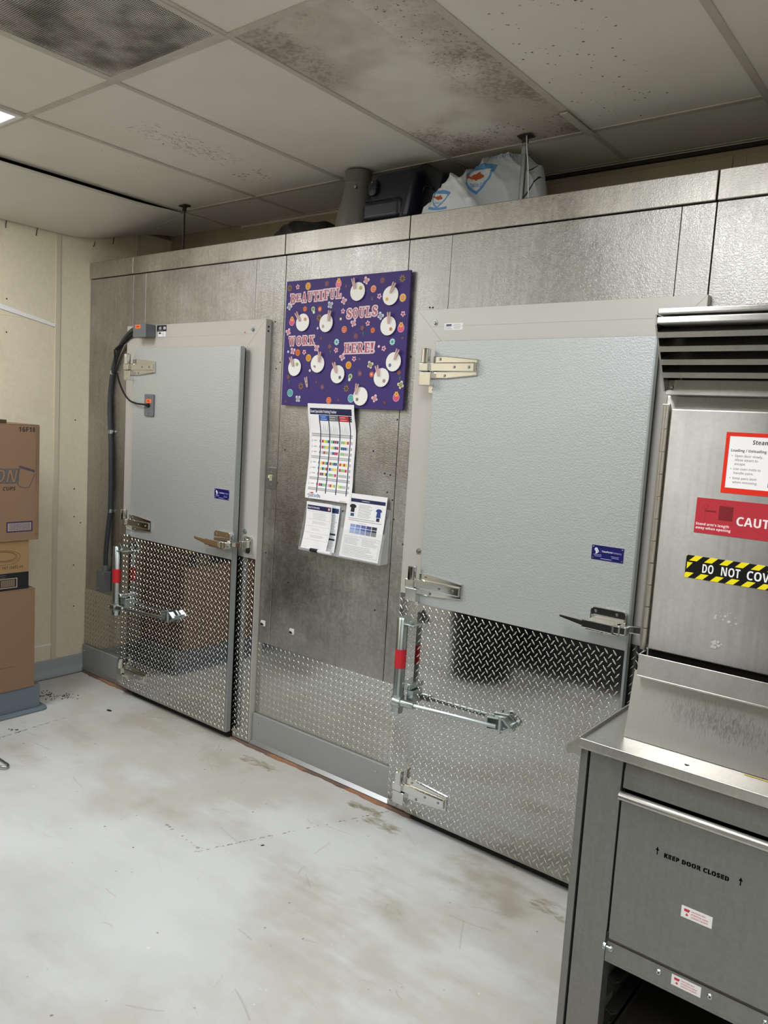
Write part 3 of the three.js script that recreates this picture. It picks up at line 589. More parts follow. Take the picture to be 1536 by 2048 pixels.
for (const [x, y, l] of [[-2.757, 0.627, 'small white adhesive wall clip next to the left door frame'], [-2.557, 0.628, 'small white adhesive wall clip alone on the grey middle panel']]) {
  const k = thing('wall_clip', l, 'clip', [x, y, 0]);
  obj('clip_base', poly(rrect(-0.015, 0.015, -0.014, 0.014, 0.004), 0, 0.004, 0.001), ivory, k);
  obj('clip_hook', [bx(-0.006, 0.006, -0.008, -0.003, 0.003, 0.013, 0.0015), bx(-0.006, 0.006, -0.008, 0.004, 0.010, 0.014, 0.0015)], M.black, k);
}

// ---------------------------------------------------------------- purple bulletin board
const font = await new FontLoader().loadAsync('fonts/droid/droid_serif_bold.typeface.json');
{
  const B = thing('bulletin_board', 'purple foam bulletin board with pink letters, white discs and stickers', 'bulletin board', [-2.677, 2.266, 0.012]);
  const W = 0.716, H = 0.566, T = 0.009;
  obj('board_panel', bx(0, W, -H, 0, 0, T, 0.001), std({ color: 0x3a2870, roughness: 0.62, bumpMap: plainBump, bumpScale: 0.0002 }), B);
  for (const x of [0.03, W - 0.08]) for (const y of [-0.08, -H + 0.03]) obj('adhesive_pad', bx(x, x + 0.05, y, y + 0.05, -0.012, 0), M.white, B);
  const C = {};
  const mat = (h, r = 0.5) => C[h] ??= std({ color: h, roughness: r });
  const at = (x, y, z = T) => [x / 1000, -y / 1000, z];
  // letters: a pale outlined backing with a rose face
  const glyph = (ch, grow, depth) => {
    const g = new THREE.ExtrudeGeometry(font.generateShapes(ch, 1), { depth, bevelEnabled: grow > 0, bevelSize: grow, bevelThickness: 0.01, bevelSegments: 2, curveSegments: 6 });
    g.deleteAttribute('uv'); return g;
  };
  const glitter = std({ color: 0xb4586c, roughness: 0.35, map: dataTex(512, (i) => { const f = fineN[(i * 2 + 512) % (1024 * 1024)]; return f > 0.60 ? [1, 0.86, 0.88] : [0.93, 0.9, 0.9]; }, true, 0.08) });
  const word = (text, x0, y0, x1, y1, h) => {          // upper left corner to upper right corner, cap height
    const n = text.length, wts = [...text].map((c) => (c === '!' ? 0.5 : c === 'I' ? 0.75 : c === 'W' ? 1.25 : 1)), tot = wts.reduce((a, b) => a + b, 0); let acc = 0;
    [...text].forEach((ch, i) => {
      const t = (acc + wts[i] / 2) / tot; acc += wts[i];
      const cx = x0 + (x1 - x0) * t, cy = y0 + (y1 - y0) * t + rr(-1, 1) + (text === 'BEAUTIFUL' && ch === 'E' ? 4 : 0), cw = (x1 - x0) * wts[i] / tot, hh = text === 'BEAUTIFUL' && ch === 'E' ? h * 0.8 : h, rot = rr(-0.03, 0.03);
      const face = glyph(ch, 0, 0.02); face.computeBoundingBox(); const b = face.boundingBox, bw = b.max.x - b.min.x, bh = b.max.y - b.min.y;
      const sx = cw * 0.74 / bw / 1000, sy = (hh - 10) / bh / 1000;
      const place = (g, z, sz) => { g.translate(-(b.min.x + bw / 2), -(b.min.y + bh / 2), 0); g.scale(sx, sy, sz); g.rotateZ(rot); g.translate(cx / 1000, -(cy + hh / 2) / 1000, z); return plainG(g); };
      const back = obj('letter', place(glyph(ch, 0.15, 0.02), T + 0.0006, 0.03), mat(0xe9cfd3), B);
      obj('letter_face', place(face, T + 0.0017, 0.03), glitter, back);
    });
  };
  word('BEAUTIFUL', 27, 56, 345, 45, 50); word('SOULS', 378, 138, 556, 130, 49); word('WORK', 26, 249, 199, 246, 48); word('HERE!', 374, 286, 545, 283, 50);
  const flat = (name, pts, z, t, m, parent) => obj(name, poly(pts.map(([x, y]) => [x / 1000, -y / 1000]), z, z + t, 0), m, parent);
  const blob = (cx, cy, r, n, dent, rot = 0, N = 40) => Array.from({ length: N }, (_, i) => { const t = i / N * 2 * Math.PI, q = r * (1 - dent * (0.5 + 0.5 * Math.cos(n * t + Math.PI))); return [cx + q * Math.cos(t + rot), cy + q * Math.sin(t + rot)]; });
  const round = (x, y, r, n = 24) => blob(x, y, r, 1, 0, 0, n);
  // smileys
  const smile = (x, y, r, c1, c2, face) => {
    const s = flat('smiley_sticker', round(x, y, r), T, 0.0012, mat(c1, 0.3), B);
    flat('smiley_inner', round(x, y, r * 0.82), T + 0.0012, 0.0006, mat(c2, 0.3), s);
    flat('smiley_face', blob(x - r * 0.28, y - r * 0.2, r * 0.13, 1, 0, 0, 10), T + 0.0018, 0.0003, mat(face), s);
    flat('smiley_face', blob(x + r * 0.28, y - r * 0.2, r * 0.13, 1, 0, 0, 10), T + 0.0018, 0.0003, mat(face), s);
    const m = []; for (let i = 0; i <= 8; i++) { const t = 0.5 + 2.1 * i / 8; m.push([x + r * 0.5 * Math.cos(t), y + r * 0.5 * Math.sin(t)]); } for (let i = 8; i >= 0; i--) { const t = 0.5 + 2.1 * i / 8; m.push([x + r * 0.4 * Math.cos(t), y + r * 0.4 * Math.sin(t)]); }
    flat('smiley_face', m, T + 0.0018, 0.0003, mat(face), s);
  };
  for (const [x, y] of [[139, 29], [683, 109], [163, 349], [407, 382]]) smile(x, y, 16.5, 0xe9b54a, 0xe49a22, 0xb06f14);
  for (const [x, y] of [[524, 64], [93, 325]]) smile(x, y, 15, 0xe48a3c, 0xdd6e1e, 0x4a1f10);
  for (const [x, y] of [[371, 228], [301, 537]]) smile(x, y, 15, 0xe89a72, 0xdc5f26, 0xf2d8c4);
  for (const [x, y] of [[55, 509], [431, 525]]) smile(x, y, 18, 0xa8d6da, 0x52a5a8, 0x7cc4c4);
  // pink smileys under orange flower caps
  for (const [x, y] of [[324, 28], [46, 182], [683, 229], [680, 512]]) {
    const s = flat('pink_sticker', round(x, y + 3, 17), T, 0.0012, mat(0xf0b9c8), B);
    flat('pink_inner', round(x, y + 3, 15), T + 0.0012, 0.0005, mat(0xe0527f, 0.35), s);
    flat('flower_cap', blob(x + 1, y - 11, 12, 6, 0.3), T + 0.0017, 0.0006, mat(0xf0c05c), s);
    flat('flower_cap', round(x + 1, y - 11, 5, 14), T + 0.0023, 0.0003, mat(0xdf7a22), s);
  }
  const flower = (x, y, r, n, dent, c1, c2, name = 'flower_sticker') => { const f = flat(name, blob(x, y, r, n, dent, rnd()), T, 0.001, mat(c1), B); flat('flower_centre', round(x, y, r * 0.42, 14), T + 0.001, 0.0005, mat(c2), f); };
  for (const [x, y] of [[22, 31], [675, 32], [217, 172], [123, 477], [401, 483]]) flower(x, y, 17, 8, 0.5, 0x8f7340, 0x503226);
  for (const [x, y] of [[255, 26], [570, 32], [440, 259]]) flower(x, y, 16, 10, 0.62, 0x8d5560, 0x7a4650);
  for (const [x, y] of [[258, 479], [475, 418]]) flower(x, y, 15, 8, 0.25, 0x6e4060, 0x8f6a70);
  for (const [x, y] of [[126, 129], [533, 236]]) flower(x, y, 12.5, 9, 0.2, 0xd7762e, 0xc65a1c);
  for (const [x, y] of [[219, 134], [540, 421]]) flower(x, y, 13, 9, 0.2, 0xd8663a, 0xf5ad8c);
  for (const [x, y] of [[330, 281], [642, 286]]) flower(x, y, 15, 9, 0.22, 0xb8e2dd, 0x3e9b90);
  for (const [x, y] of [[73, 28], [558, 96], [689, 174], [358, 149], [503, 206], [329, 317], [134, 323], [437, 355], [598, 313]]) flower(x, y, 12.5, 5, 0.4, 0xeec3d2, 0xb4345c, 'star_flower_sticker');
  for (const [x, y] of [[369, 44], [520, 105], [236, 264], [220, 458], [313, 371], [468, 356], [694, 272], [29, 549], [358, 534], [621, 539]]) flower(x, y, 8, 6, 0.35, 0x694052, 0x7e4a3c);
  const bfly = (x, y, rot, c1, c2) => {
    const N = 48, P = (k) => Array.from({ length: N }, (_, i) => { const t = i / N * 2 * Math.PI, q = k * (5.5 + 10.5 * Math.abs(Math.sin(2 * t)) ** 0.8 * (Math.sin(t) < 0 ? 1.1 : 0.8)); return [x + q * Math.cos(t + rot), y + q * Math.sin(t + rot)]; });
    const b = flat('butterfly_sticker', P(1.12), T, 0.001, mat(c1), B);
    flat('butterfly_wings', P(0.72), T + 0.001, 0.0004, mat(c2), b);
  };
  for (const [x, y, r] of [[481, 28, 0.5], [359, 106, 0.5], [25, 231, -0.4], [210, 307, 0.1], [369, 348, -0.5], [565, 523, -0.5], [60, 319, 0.2], [423, 204, -0.3]]) bfly(x, y, r, 0xf0d2d8, 0xd08a96);
  for (const [x, y, r] of [[24, 116, 0.6], [280, 120, 0.2], [570, 179, 0.6], [108, 536, 0]]) bfly(x, y, r, 0xdcdfe4, 0x93a0a8);
  for (const [x, y, r] of [[529, 382, 0.35], [700, 464, -0.5]]) bfly(x, y, r, 0xe6dfc0, 0x8b8c4c);
  for (const [x, y, s] of [[177, 137, 1], [421, 435, -1]]) { const a = flat('avocado_sticker', [...blob(x, y - 5, 11, 1, 0, 0, 16).slice(0, 16)], T, 0.001, mat(0xcfe0b8), B); flat('avocado_inner', round(x, y - 5, 7, 14), T + 0.001, 0.0004, mat(0x5f8f3e), a); flat('avocado_foot', round(x + 5 * s, y + 9, 7, 14), T, 0.0009, mat(0xe4ecd8), a); }
  for (const [x, y] of [[474, 232], [290, 308], [38, 443], [687, 420]]) { const a = flat('rose_sticker', blob(x, y - 8, 11, 5, 0.2), T, 0.001, mat(0x7d4c4c), B); flat('rose_stem', [[x + 2, y + 2], [x + 4, y + 2], [x + 6, y + 12], [x + 13, y + 8], [x + 9, y + 16], [x + 6, y + 26], [x + 4, y + 26], [x + 4, y + 17], [x - 3, y + 12], [x + 3, y + 12]], T, 0.0008, mat(0x3f6a4a), a); }
  for (const [x, y, c] of [[347, 182, 0xe6dcc0], [211, 218, 0xb9bfe8], [175, 406, 0xd8dccb], [30, 320, 0xc8cdf0], [571, 304, 0xe2b6c0]]) flower(x, y, 6.5, 6, 0.15, c, 0xf0efe6, 'gem_sticker');
  // white discs held by tiny clothespins
  const pinM = mat(0xe0bdb6), pinD = mat(0xa8857c);
  const pin = (ax, ay, bx2, by, z, parent) => {
    const l = Math.hypot(bx2 - ax, by - ay), a = Math.atan2(-(by - ay), bx2 - ax), g = [];
    for (const s of [-1, 1]) { const q = poly([[0, s * 0.0042], [0, s * 0.0085], [l / 1000 * 0.62, s * 0.0062], [l / 1000, s * 0.0036], [l / 1000, s * 0.0006], [l / 1000 * 0.6, s * 0.001]], 0, 0.006, 0.0008); q.rotateZ(a); q.translate(...at(ax, ay, z)); g.push(q); }
    const p = obj('clothespin', g, pinM, parent);
    const sp = bx(l / 1000 * 0.55, l / 1000 * 0.62, -0.007, 0.007, 0.004, 0.0075); sp.rotateZ(a); sp.translate(...at(ax, ay, z));
    if (parent === B) obj('clothespin_spring', sp, pinD, p); return p;
  };
  const discs = [[441, 71, 416, 15, 425, 50, 0xc9a94a], [622, 98, 645, 47, 631, 75, 0xd9b24c], [120, 190, 81, 145, 99, 172, 0xe0963a], [266, 198, 291, 145, 285, 177, 0xb9a892], [619, 221, 624, 166, 624, 198, 0xc87a3a], [82, 392, 59, 345, 70, 372, 0x9fb36e], [226, 376, 243, 323, 239, 354, 0xa88a94], [350, 422, 330, 372, 340, 400, 0x5b6a66], [658, 369, 684, 318, 672, 348, 0x4f86a0], [599, 434, 574, 385, 583, 412, 0xa98a8e], [489, 515, 474, 462, 469, 491, 0x7f7d4c]];
  const discM = std({ color: 0xf3f2ea, roughness: 0.5 });
  for (const [x, y, ax, ay, bx2, by, c] of discs) {
    const g = new THREE.CylinderGeometry(0.0395, 0.0395, 0.0022, 48); g.rotateX(Math.PI / 2); g.rotateX(-0.05); g.rotateY(rr(-0.04, 0.04)); g.translate(...at(x, y, T + 0.006));
    const d = obj('name_disc', plainG(g), discM, B);
    const k = Math.hypot(bx2 - ax, by - ay), ux = (bx2 - ax) / k, uy = (by - ay) / k;
    pin(ax, ay, ax + ux * 46, ay + uy * 46, T + 0.0095, d);
    flat('disc_sticker', blob(x + 16 * (ux < 0 ? -1 : 1), y + (c === 0xc9a94a || c === 0x9fb36e || c === 0xe0963a ? -14 : 14), 8.5, 5, 0.3), T + 0.0078, 0.0008, mat(c), d);
  }
  pin(154, 436, 167, 482, T + 0.0005, B);
}

// ---------------------------------------------------------------- training chart and leaflets
function sheet(name, w, h, tex, parent, bend) {          // a paper sheet, hung by its top left corner at the parent's origin
  const g = new THREE.PlaneGeometry(w, h, 16, 32); g.translate(w / 2, -h / 2, 0);
  const p = g.attributes.position;
  for (let i = 0; i < p.count; i++) { const [dx, dz] = bend(p.getX(i) / w, -p.getY(i) / h); p.setX(i, p.getX(i) + dx); p.setZ(i, dz); }
  g.computeVertexNormals();
  const m = new THREE.Mesh(g, std({ map: tex, roughness: 0.5, side: THREE.DoubleSide })); m.name = name; m.castShadow = m.receiveShadow = true; parent.add(m); return m;
}
{
  const c = thing('training_chart', 'long white training chart with coloured squares below the purple board', 'poster', [-2.503, 1.713, 0]);
  const tex = canvasTex(840, 1300, (x, w, h) => {
    x.fillStyle = '#f3f3f3'; x.fillRect(0, 0, w, h);
    x.fillStyle = '#fdfdfd'; x.fillRect(40, 52, w - 80, h - 100);
    x.fillStyle = '#131a48'; x.fillRect(40, 60, w - 84, 86);
    x.fillStyle = '#f4f4f8'; x.font = 'bold 50px sans-serif'; x.fillText('Guest Specialist Training Tracker', 48, 122, 480);
    const cols = [210, 376, 560, 745], bar = ['#2f5fb5', '#77797a', '#c62f34', '#35363c'];
    for (let i = 0; i < 4; i++) { x.fillStyle = bar[i]; x.fillRect(cols[i], 152, (i < 3 ? cols[i + 1] - cols[i] : 50) - 6, 76); lines(x, cols[i] + 24, cols[i] + (i < 3 ? 148 : 44), 176, 206, 2, '#eee', 9, i + 2); }
    for (let i = 0; i < 3; i++) for (let k = 0; k < 8; k++) { x.fillStyle = '#8a8f96'; const hh = 40 + ((k * 37 + i * 53) % 90); x.fillRect(cols[i] + 26 + k * 17, 392 - hh, 4, hh); }
    const grey = (y, hh) => { x.fillStyle = '#b9b9ba'; x.fillRect(46, y, 740, hh); x.fillStyle = '#9a9a9c'; for (let k = 0; k < 24; k++) x.fillRect(222 + k * 23, y, 2, hh); };
    grey(398, 22); grey(426, 18);
    const rows = [[486, 'rygb-y--'], [568, 'rgg-y'], [640, 'rgg'], [0], [780, 'rgb'], [856, 'ybgr'], [934, 'rbyb'], [0], [1078, 'rbg']];
    const col = { r: '#cf3457', g: '#8fcb7e', b: '#2a6288', y: '#eedf5a', '-': '#c4c4c6' };
    const cell = ['rygb', 'gbrb', 'ggyr', 'rgy-', 'ygbr', 'bbb-', '-rg-', '-brr', 'gg--', 'yrgb', 'rgbb', 'ryry', 'ybgr', 'b-yy', 'rggr', 'rbyb', 'gg-r', '----', 'rbgg', '-ryg', 'yg--'];
    [486, 566, 640, 782, 858, 934, 1078].forEach((y, r) => {
      x.fillStyle = '#9a9c9e'; x.fillRect(50, y, 8, 34); x.fillRect(188, y, 14, 34); lines(x, 84, 160, y + 14, y + 22, 1, '#333', 8, r + 2);
      for (let s = 0; s < 3; s++) for (let k = 0; k < 4; k++) { x.fillStyle = col[cell[r * 3 + s][k]]; x.fillRect(cols[s] + 22 + k * 36, y, 34, 38); }
      x.fillStyle = '#bcbcbe'; x.fillRect(758, y, 30, 38);
    });
    for (const y of [708, 730, 1000, 1020, 1144, 1164, 1212, 1230]) grey(y, 16);
    x.fillStyle = '#fbfbfb'; x.fillRect(40, 1150, 0, 0);
    x.fillStyle = '#1b1f45'; for (const q of cols) { x.fillRect(q - 9, 150, 17, 1060); }
    x.fillStyle = '#fdfdfd'; x.fillRect(36, 1212, 770, 84); 
    x.fillStyle = '#16204e'; x.font = 'bold 40px serif'; x.fillText('#', 44, 1262); x.font = 'bold 62px sans-serif'; x.fillText('Just', 66, 1276, 96); x.fillStyle = '#3f6fd0'; x.fillText('be', 166, 1276, 50); x.fillStyle = '#16204e'; x.fillText('Ds', 218, 1276, 66);
    x.fillStyle = '#cc4a26'; x.beginPath(); x.ellipse(128, 1222, 30, 11, -0.1, 0, 7); x.fill(); x.beginPath(); x.moveTo(100, 1222); x.lineTo(84, 1212); x.lineTo(86, 1232); x.fill();
    lines(x, 640, 770, 1286, 1286, 1, '#666', 6, 9);
  });
  sheet('chart_sheet', 0.279, 0.432, tex, c, (u, v) => [0.010 * v + 0.004 * Math.sin(v * 6) * 0.6, 0.0235 - 0.016 * sstep(0.03, 0.3, v) + 0.012 * sstep(0.75, 1, v) + 0.0035 * Math.sin(v * 9 + u * 1.5) * sstep(0.05, 0.2, v) * (1 - 0.5 * u)]);
}
const acrylic = phys({ color: 0xf8faf9, roughness: 0.05, ior: 1.49, transparent: true, opacity: 0.14 });
function holder(x0, x1, label, lip) {
  const h = thing('leaflet_holder', label, 'leaflet holder', [x0, 1.042, 0]);
  const w = x1 - x0;
  obj('back_plate', poly(rrect(0, w, 0, 0.235, 0.008), 0.001, 0.0035), acrylic, h);
  obj('floor_plate', bx(0, w, 0, 0.003, 0.0035, 0.056), acrylic, h);
  for (const s of [0, w - 0.0025]) { const g = poly([[-0.0035, 0.003], [-0.056, 0.003], [-0.056, 0.018], [-0.018, 0.2], [-0.0035, 0.2]], 0, 0.0025); g.rotateY(Math.PI / 2); g.translate(s, 0, 0); obj('side_plate', g, acrylic, h); }
  const f = bx(0, w, 0, lip, -0.00125, 0.00125); f.rotateX(-0.16); f.translate(0, 0.003, 0.0555); obj('front_plate', f, acrylic, h);
  obj('mounting_screw', screwHead(w - 0.014, 0.2, 0.0035, 0.006, 0.004), M.chrome, h);
  return h;
}
const HL = holder(-2.487, -2.257, 'clear acrylic holder, left one, with short leaflets and a marker', 0.012);
const HR = holder(-2.253, -2.004, 'clear acrylic holder, right one, filled with a large flyer', 0.13);
obj('tape_strip', bx(0.003, 0.024, 0.03, 0.12, 0.0036, 0.0042), std({ color: 0xd0cb9e, roughness: 0.7 }), HR);
{
  const back = thing('leaflet', 'white leaflet with dark bars tucked behind the front leaflet', 'leaflet', [-2.332 - 0.09, 1.262, 0.0]);
  sheet('paper_sheet', 0.135, 0.212, canvasTex(405, 636, (x, w, h) => { x.fillStyle = '#f4f7f8'; x.fillRect(0, 0, w, h); x.fillStyle = '#1d3a66'; x.fillRect(60, 40, 330, 66); lines(x, 220, 390, 140, 580, 22, '#566', 5, 4); x.fillStyle = '#22262e'; x.fillRect(250, 380, 130, 24); x.fillRect(250, 450, 130, 24); }), back, (u, v) => [-0.008 * v * v, 0.006 + 0.018 * v]);
  const front = thing('leaflet', 'white how-to leaflet standing at the front of the left holder', 'leaflet', [-2.480, 1.266, 0.0]);
  sheet('paper_sheet', 0.158, 0.214, canvasTex(474, 642, (x, w, h) => {
    x.fillStyle = '#f6f6f6'; x.fillRect(0, 0, w, h); x.fillStyle = '#151d4e'; x.fillRect(18, 44, 440, 62);
    x.fillStyle = '#f2f2f6'; x.font = 'bold 36px sans-serif'; x.fillText('How To Permits', 26, 88, 220); x.fillStyle = '#b06a6a'; x.beginPath(); x.arc(420, 75, 24, 0, 7); x.fill(); x.fillStyle = '#e8e8ee'; x.beginPath(); x.arc(420, 72, 12, 0, 7); x.fill();
    x.strokeStyle = '#8a8d92'; x.lineWidth = 2; [126, 236, 330, 420, 512].forEach((y) => { x.beginPath(); x.moveTo(24, y); x.lineTo(450, y); x.stroke(); });
    x.beginPath(); x.moveTo(450, 126); x.lineTo(450, 512); x.stroke();
    lines(x, 130, 440, 150, 220, 5, '#777', 3, 2); lines(x, 130, 420, 262, 290, 3, '#777', 3, 5); lines(x, 130, 300, 362, 380, 2, '#777', 3, 7); lines(x, 130, 400, 450, 476, 3, '#777', 3, 8); lines(x, 24, 150, 616, 616, 1, '#999', 3, 3);
  }), front, (u, v) => [0.006 * Math.sin(v * 2.6) - 0.004 * v, 0.022 + 0.027 * v - 0.006 * Math.sin(v * 3.1)]);
  const fly = thing('flyer', 'white uniform flyer with shirt pictures and blue swatches in right holder', 'flyer', [-2.238, 1.329, 0.0]);
  sheet('paper_sheet', 0.222, 0.281, canvasTex(666, 843, (x, w, h) => {
    x.fillStyle = '#f5f5f5'; x.fillRect(0, 0, w, h); x.fillStyle = '#1a2050'; x.fillRect(20, 64, 626, 46); lines(x, 250, 420, 88, 88, 1, '#dde', 10, 5);
    const shirt = (cx, cy, s, c, long) => { x.fillStyle = c; x.beginPath(); x.moveTo(cx - 22 * s, cy - 40 * s); x.lineTo(cx + 22 * s, cy - 40 * s); x.lineTo(cx + 46 * s, cy - 22 * s); x.lineTo(cx + 38 * s, cy); x.lineTo(cx + 26 * s, cy - 6 * s); x.lineTo(cx + (long ? 34 : 26) * s, cy + (long ? 62 : 44) * s); x.lineTo(cx - (long ? 34 : 26) * s, cy + (long ? 62 : 44) * s); x.lineTo(cx - 26 * s, cy - 6 * s); x.lineTo(cx - 38 * s, cy); x.lineTo(cx - 46 * s, cy - 22 * s); x.fill(); };
    x.strokeStyle = '#bbb'; x.lineWidth = 2; x.strokeRect(54, 126, 116, 176); x.strokeRect(494, 140, 120, 184);
    x.fillStyle = '#34557e'; x.fillRect(84, 258, 62, 40); shirt(112, 190, 1.25, '#16161a', false); x.fillStyle = '#25252c'; x.fillRect(526, 280, 54, 44); shirt(554, 206, 1.1, '#2c3f86', true);
    lines(x, 210, 450, 140, 300, 11, '#555', 4, 6); lines(x, 60, 640, 326, 350, 2, '#333', 6, 3); lines(x, 250, 420, 382, 382, 1, '#666', 4, 3);
    const sw = ['#8fa9d6', '#7b93c6', '#5b6eae', '#454f86', '#2f3346']; for (let j = 0; j < 2; j++) for (let i = 0; i < 5; i++) { x.fillStyle = sw[i]; x.fillRect(110 + i * 92, 400 + j * 46, 84, j ? 76 : 40); if (j) { x.fillStyle = ['#9db4dc', '#8a9fce', '#6c7cb8', '#505a90', '#3a3d4e'][i]; x.fillRect(110 + i * 92, 446, 84, 6); } }
    x.strokeStyle = '#999'; x.strokeRect(46, 560, 590, 250); lines(x, 60, 320, 580, 660, 7, '#666', 4, 2); lines(x, 350, 620, 580, 660, 7, '#666', 4, 9); lines(x, 60, 620, 690, 790, 6, '#555', 5, 4);
  }), fly, (u, v) => [-0.007 * v, 0.013 + 0.034 * v - 0.004 * Math.sin(v * 3.1)]);
  const mk = thing('marker_pen', 'white marker with black cap lying along the left holder lip', 'marker', [-2.40, 1.0535, 0.0655]);
  obj('marker_barrel', smooth(cyl([0.044, 0, 0], [0.125, 0, 0], 0.0075, 0.0075, 16)), M.white, mk);
  obj('marker_cap', smooth(mergeGeometries([cyl([0, 0, 0], [0.046, 0, 0], 0.0085, 0.0088, 16), cyl([-0.002, 0, 0], [0, 0, 0], 0.006, 0.0085, 16)])), M.black, mk);
}

// ---------------------------------------------------------------- things stored on top of the walk-in
{
  const noise3 = (x, y, z) => Math.sin(x * 31 + 1.3 * Math.sin(y * 23)) * 0.5 + Math.sin(y * 37 + 2 * Math.sin(z * 19 + x * 11)) * 0.35 + Math.sin((x + z) * 71 + y * 40) * 0.15;
  const crumple = (N, K, fn, amp, fold) => {             // a bag as a rounded heap over (u, v), creased along many short folds
    const pos = [], uv = [], idx = [];
    for (let j = 0; j <= K; j++) for (let i = 0; i <= N; i++) {
      const u = i / N, v = j / K, [x, y, z] = fn(u, v), c = fold(x, y, z, u, v) * amp * Math.sin(Math.PI * Math.min(1, v)) * Math.min(1, 6 * u * (1 - u) + 0.2);
      pos.push(x + c * 0.3, Math.max(2.4825, y + c * 0.6), z + c); uv.push(x, y);
    }
    for (let j = 0; j < K; j++) for (let i = 0; i < N; i++) { const a = j * (N + 1) + i; idx.push(a, a + 1, a + N + 1, a + 1, a + N + 2, a + N + 1); }
    const g = new THREE.BufferGeometry(); g.setAttribute('position', new THREE.Float32BufferAttribute(pos, 3)); g.setAttribute('uv', new THREE.Float32BufferAttribute(uv, 2)); g.setIndex(idx); g.computeVertexNormals();
    return g;
  };
  const heap = (x0, x1, zc, dep, prof, lean = 0, back = 0) => (u, v) => {
    const x = x0 + (x1 - x0) * u, h = prof(u), t = Math.PI * v;
    return [x, 2.483 + h * Math.pow(Math.max(0, Math.sin(t)), 0.62), zc - back * u + (dep * (0.35 + 0.65 * Math.sin(Math.PI * clamp(u, 0.04, 0.96)))) * Math.cos(t) + lean * Math.sin(t)];
  };
  const interp = (pts) => (u) => { for (let i = 1; i < pts.length; i++) if (u <= pts[i][0]) { const t = (u - pts[i - 1][0]) / (pts[i][0] - pts[i - 1][0]); return pts[i - 1][1] + (pts[i][1] - pts[i - 1][1]) * (t * t * (3 - 2 * t)); } return pts[pts.length - 1][1]; };
  const ridge = (t) => { const q = 1 - Math.abs(Math.sin(t)); return q * q * q; };
  const folds = (f) => (x, y, z) => ridge(x * f + y * f * 0.5 + 1.8 * Math.sin(y * f * 0.4 + z * 7)) * 0.8 + ridge(x * f * 0.45 - y * f * 0.9 + 1.6 * Math.sin(x * f * 0.3)) * 0.7 + ridge(x * f * 1.9 + y * f * 1.2 + 2 * Math.sin(x * f * 0.7)) * 0.35 - 0.45 + 0.25 * noise3(x, y, z);
  const tb = thing('trash_bag', 'black plastic bag slumped on top of the cooler wall', 'bag');
  const g1 = crumple(70, 44, heap(-3.0, -2.52, -0.17, 0.12, interp([[0, 0.0], [0.15, 0.05], [0.38, 0.105], [0.6, 0.098], [0.8, 0.092], [1, 0.03]])), 0.02, folds(19));
  obj('bag_film', g1, std({ color: 0x070708, roughness: 0.42, side: THREE.DoubleSide }), tb, true);

  const pj = thing('pitcher', 'dusty grey plastic jug with narrow neck, left of the navy cooler', 'jug', [-2.412, 2.482, -0.14]);
  const lp = [[0, 0], [0.09, 0], [0.096, 0.012], [0.094, 0.05], [0.086, 0.1], [0.072, 0.15], [0.064, 0.19], [0.060, 0.212], [0.064, 0.216], [0.064, 0.222], [0.060, 0.226], [0.060, 0.268], [0.063, 0.272], [0.060, 0.275], [0.052, 0.272], [0.05, 0.22]];
  const jugM = phys({ color: 0x6d6a61, roughness: 0.5, transmission: 0.12, thickness: 0, side: THREE.DoubleSide });
  obj('jug_body', plainG(new THREE.LatheGeometry(lp.map(([a, b]) => new THREE.Vector2(a, b)), 40)), jugM, pj);
  obj('handle', smooth(tube([[-0.05, 0.2, -0.03], [-0.09, 0.2, -0.06], [-0.115, 0.15, -0.07], [-0.10, 0.09, -0.05]], 0.009, 30, 10)), jugM, pj);
  obj('rim_bolt', smooth(cyl([0.035, 0.192, 0.052], [0.037, 0.192, 0.064], 0.008, 0.006, 14)), M.satin, pj);

  const nv = std({ color: 0x060a1c, roughness: 0.4 }), nd = std({ color: 0x06080f, roughness: 0.55 });
  const cl = thing('insulated_cooler', 'navy plastic cooler with round latch standing open on top', 'cooler', [-2.185, 2.482, -0.17]);
  const body = bx(-0.125, 0.125, 0.008, 0.232, -0.11, 0.105, 0.03); const bp = body.attributes.position;
  for (let i = 0; i < bp.count; i++) { const y = bp.getY(i), x = bp.getX(i); if (bp.getZ(i) > 0.05) bp.setZ(i, bp.getZ(i) + (y < 0.115 ? 0.014 : -0.006)); bp.setX(i, x * (1 - 0.1 * (y / 0.23)) + 0.03 * (y / 0.23)); }
  body.computeVertexNormals();
  obj('cooler_body', smooth(body, 0.9), nv, cl);
  const bulge = bx(-0.118, 0.10, 0.02, 0.112, 0.07, 0.128, 0.026); obj('front_bulge', bulge, nv, cl);
  const kn = obj('latch', smooth(mergeGeometries([cyl([-0.066, 0.178, 0.09], [-0.066, 0.178, 0.118], 0.024, 0.02, 24), poly(rrect(-0.09, -0.044, 0.13, 0.19, 0.02, 8), 0.1, 0.122, 0.006)])), nv, cl);
  obj('latch_pin', smooth(cyl([-0.066, 0.184, 0.12], [-0.066, 0.184, 0.125], 0.0035, 0.0025, 12)), M.chrome, kn);
  obj('band', bx(-0.12, 0.118, 0.114, 0.12, 0.092, 0.106, 0.002), nd, cl);
  const lid = poly([[0.10, 0.0], [0.115, 0.14], [0.085, 0.255], [0.13, 0.268], [0.23, 0.215], [0.215, 0.14], [0.15, 0.03], [0.15, 0]], -0.12, 0.02, 0.012);
  const lm = obj('lid', smooth(lid, 0.6), nd, cl);
  obj('lid_rim', smooth(tube([[0.118, 0.02, 0.024], [0.124, 0.12, 0.026], [0.15, 0.165, 0.026], [0.19, 0.15, 0.026]], 0.006, 30, 8)), nv, lm);
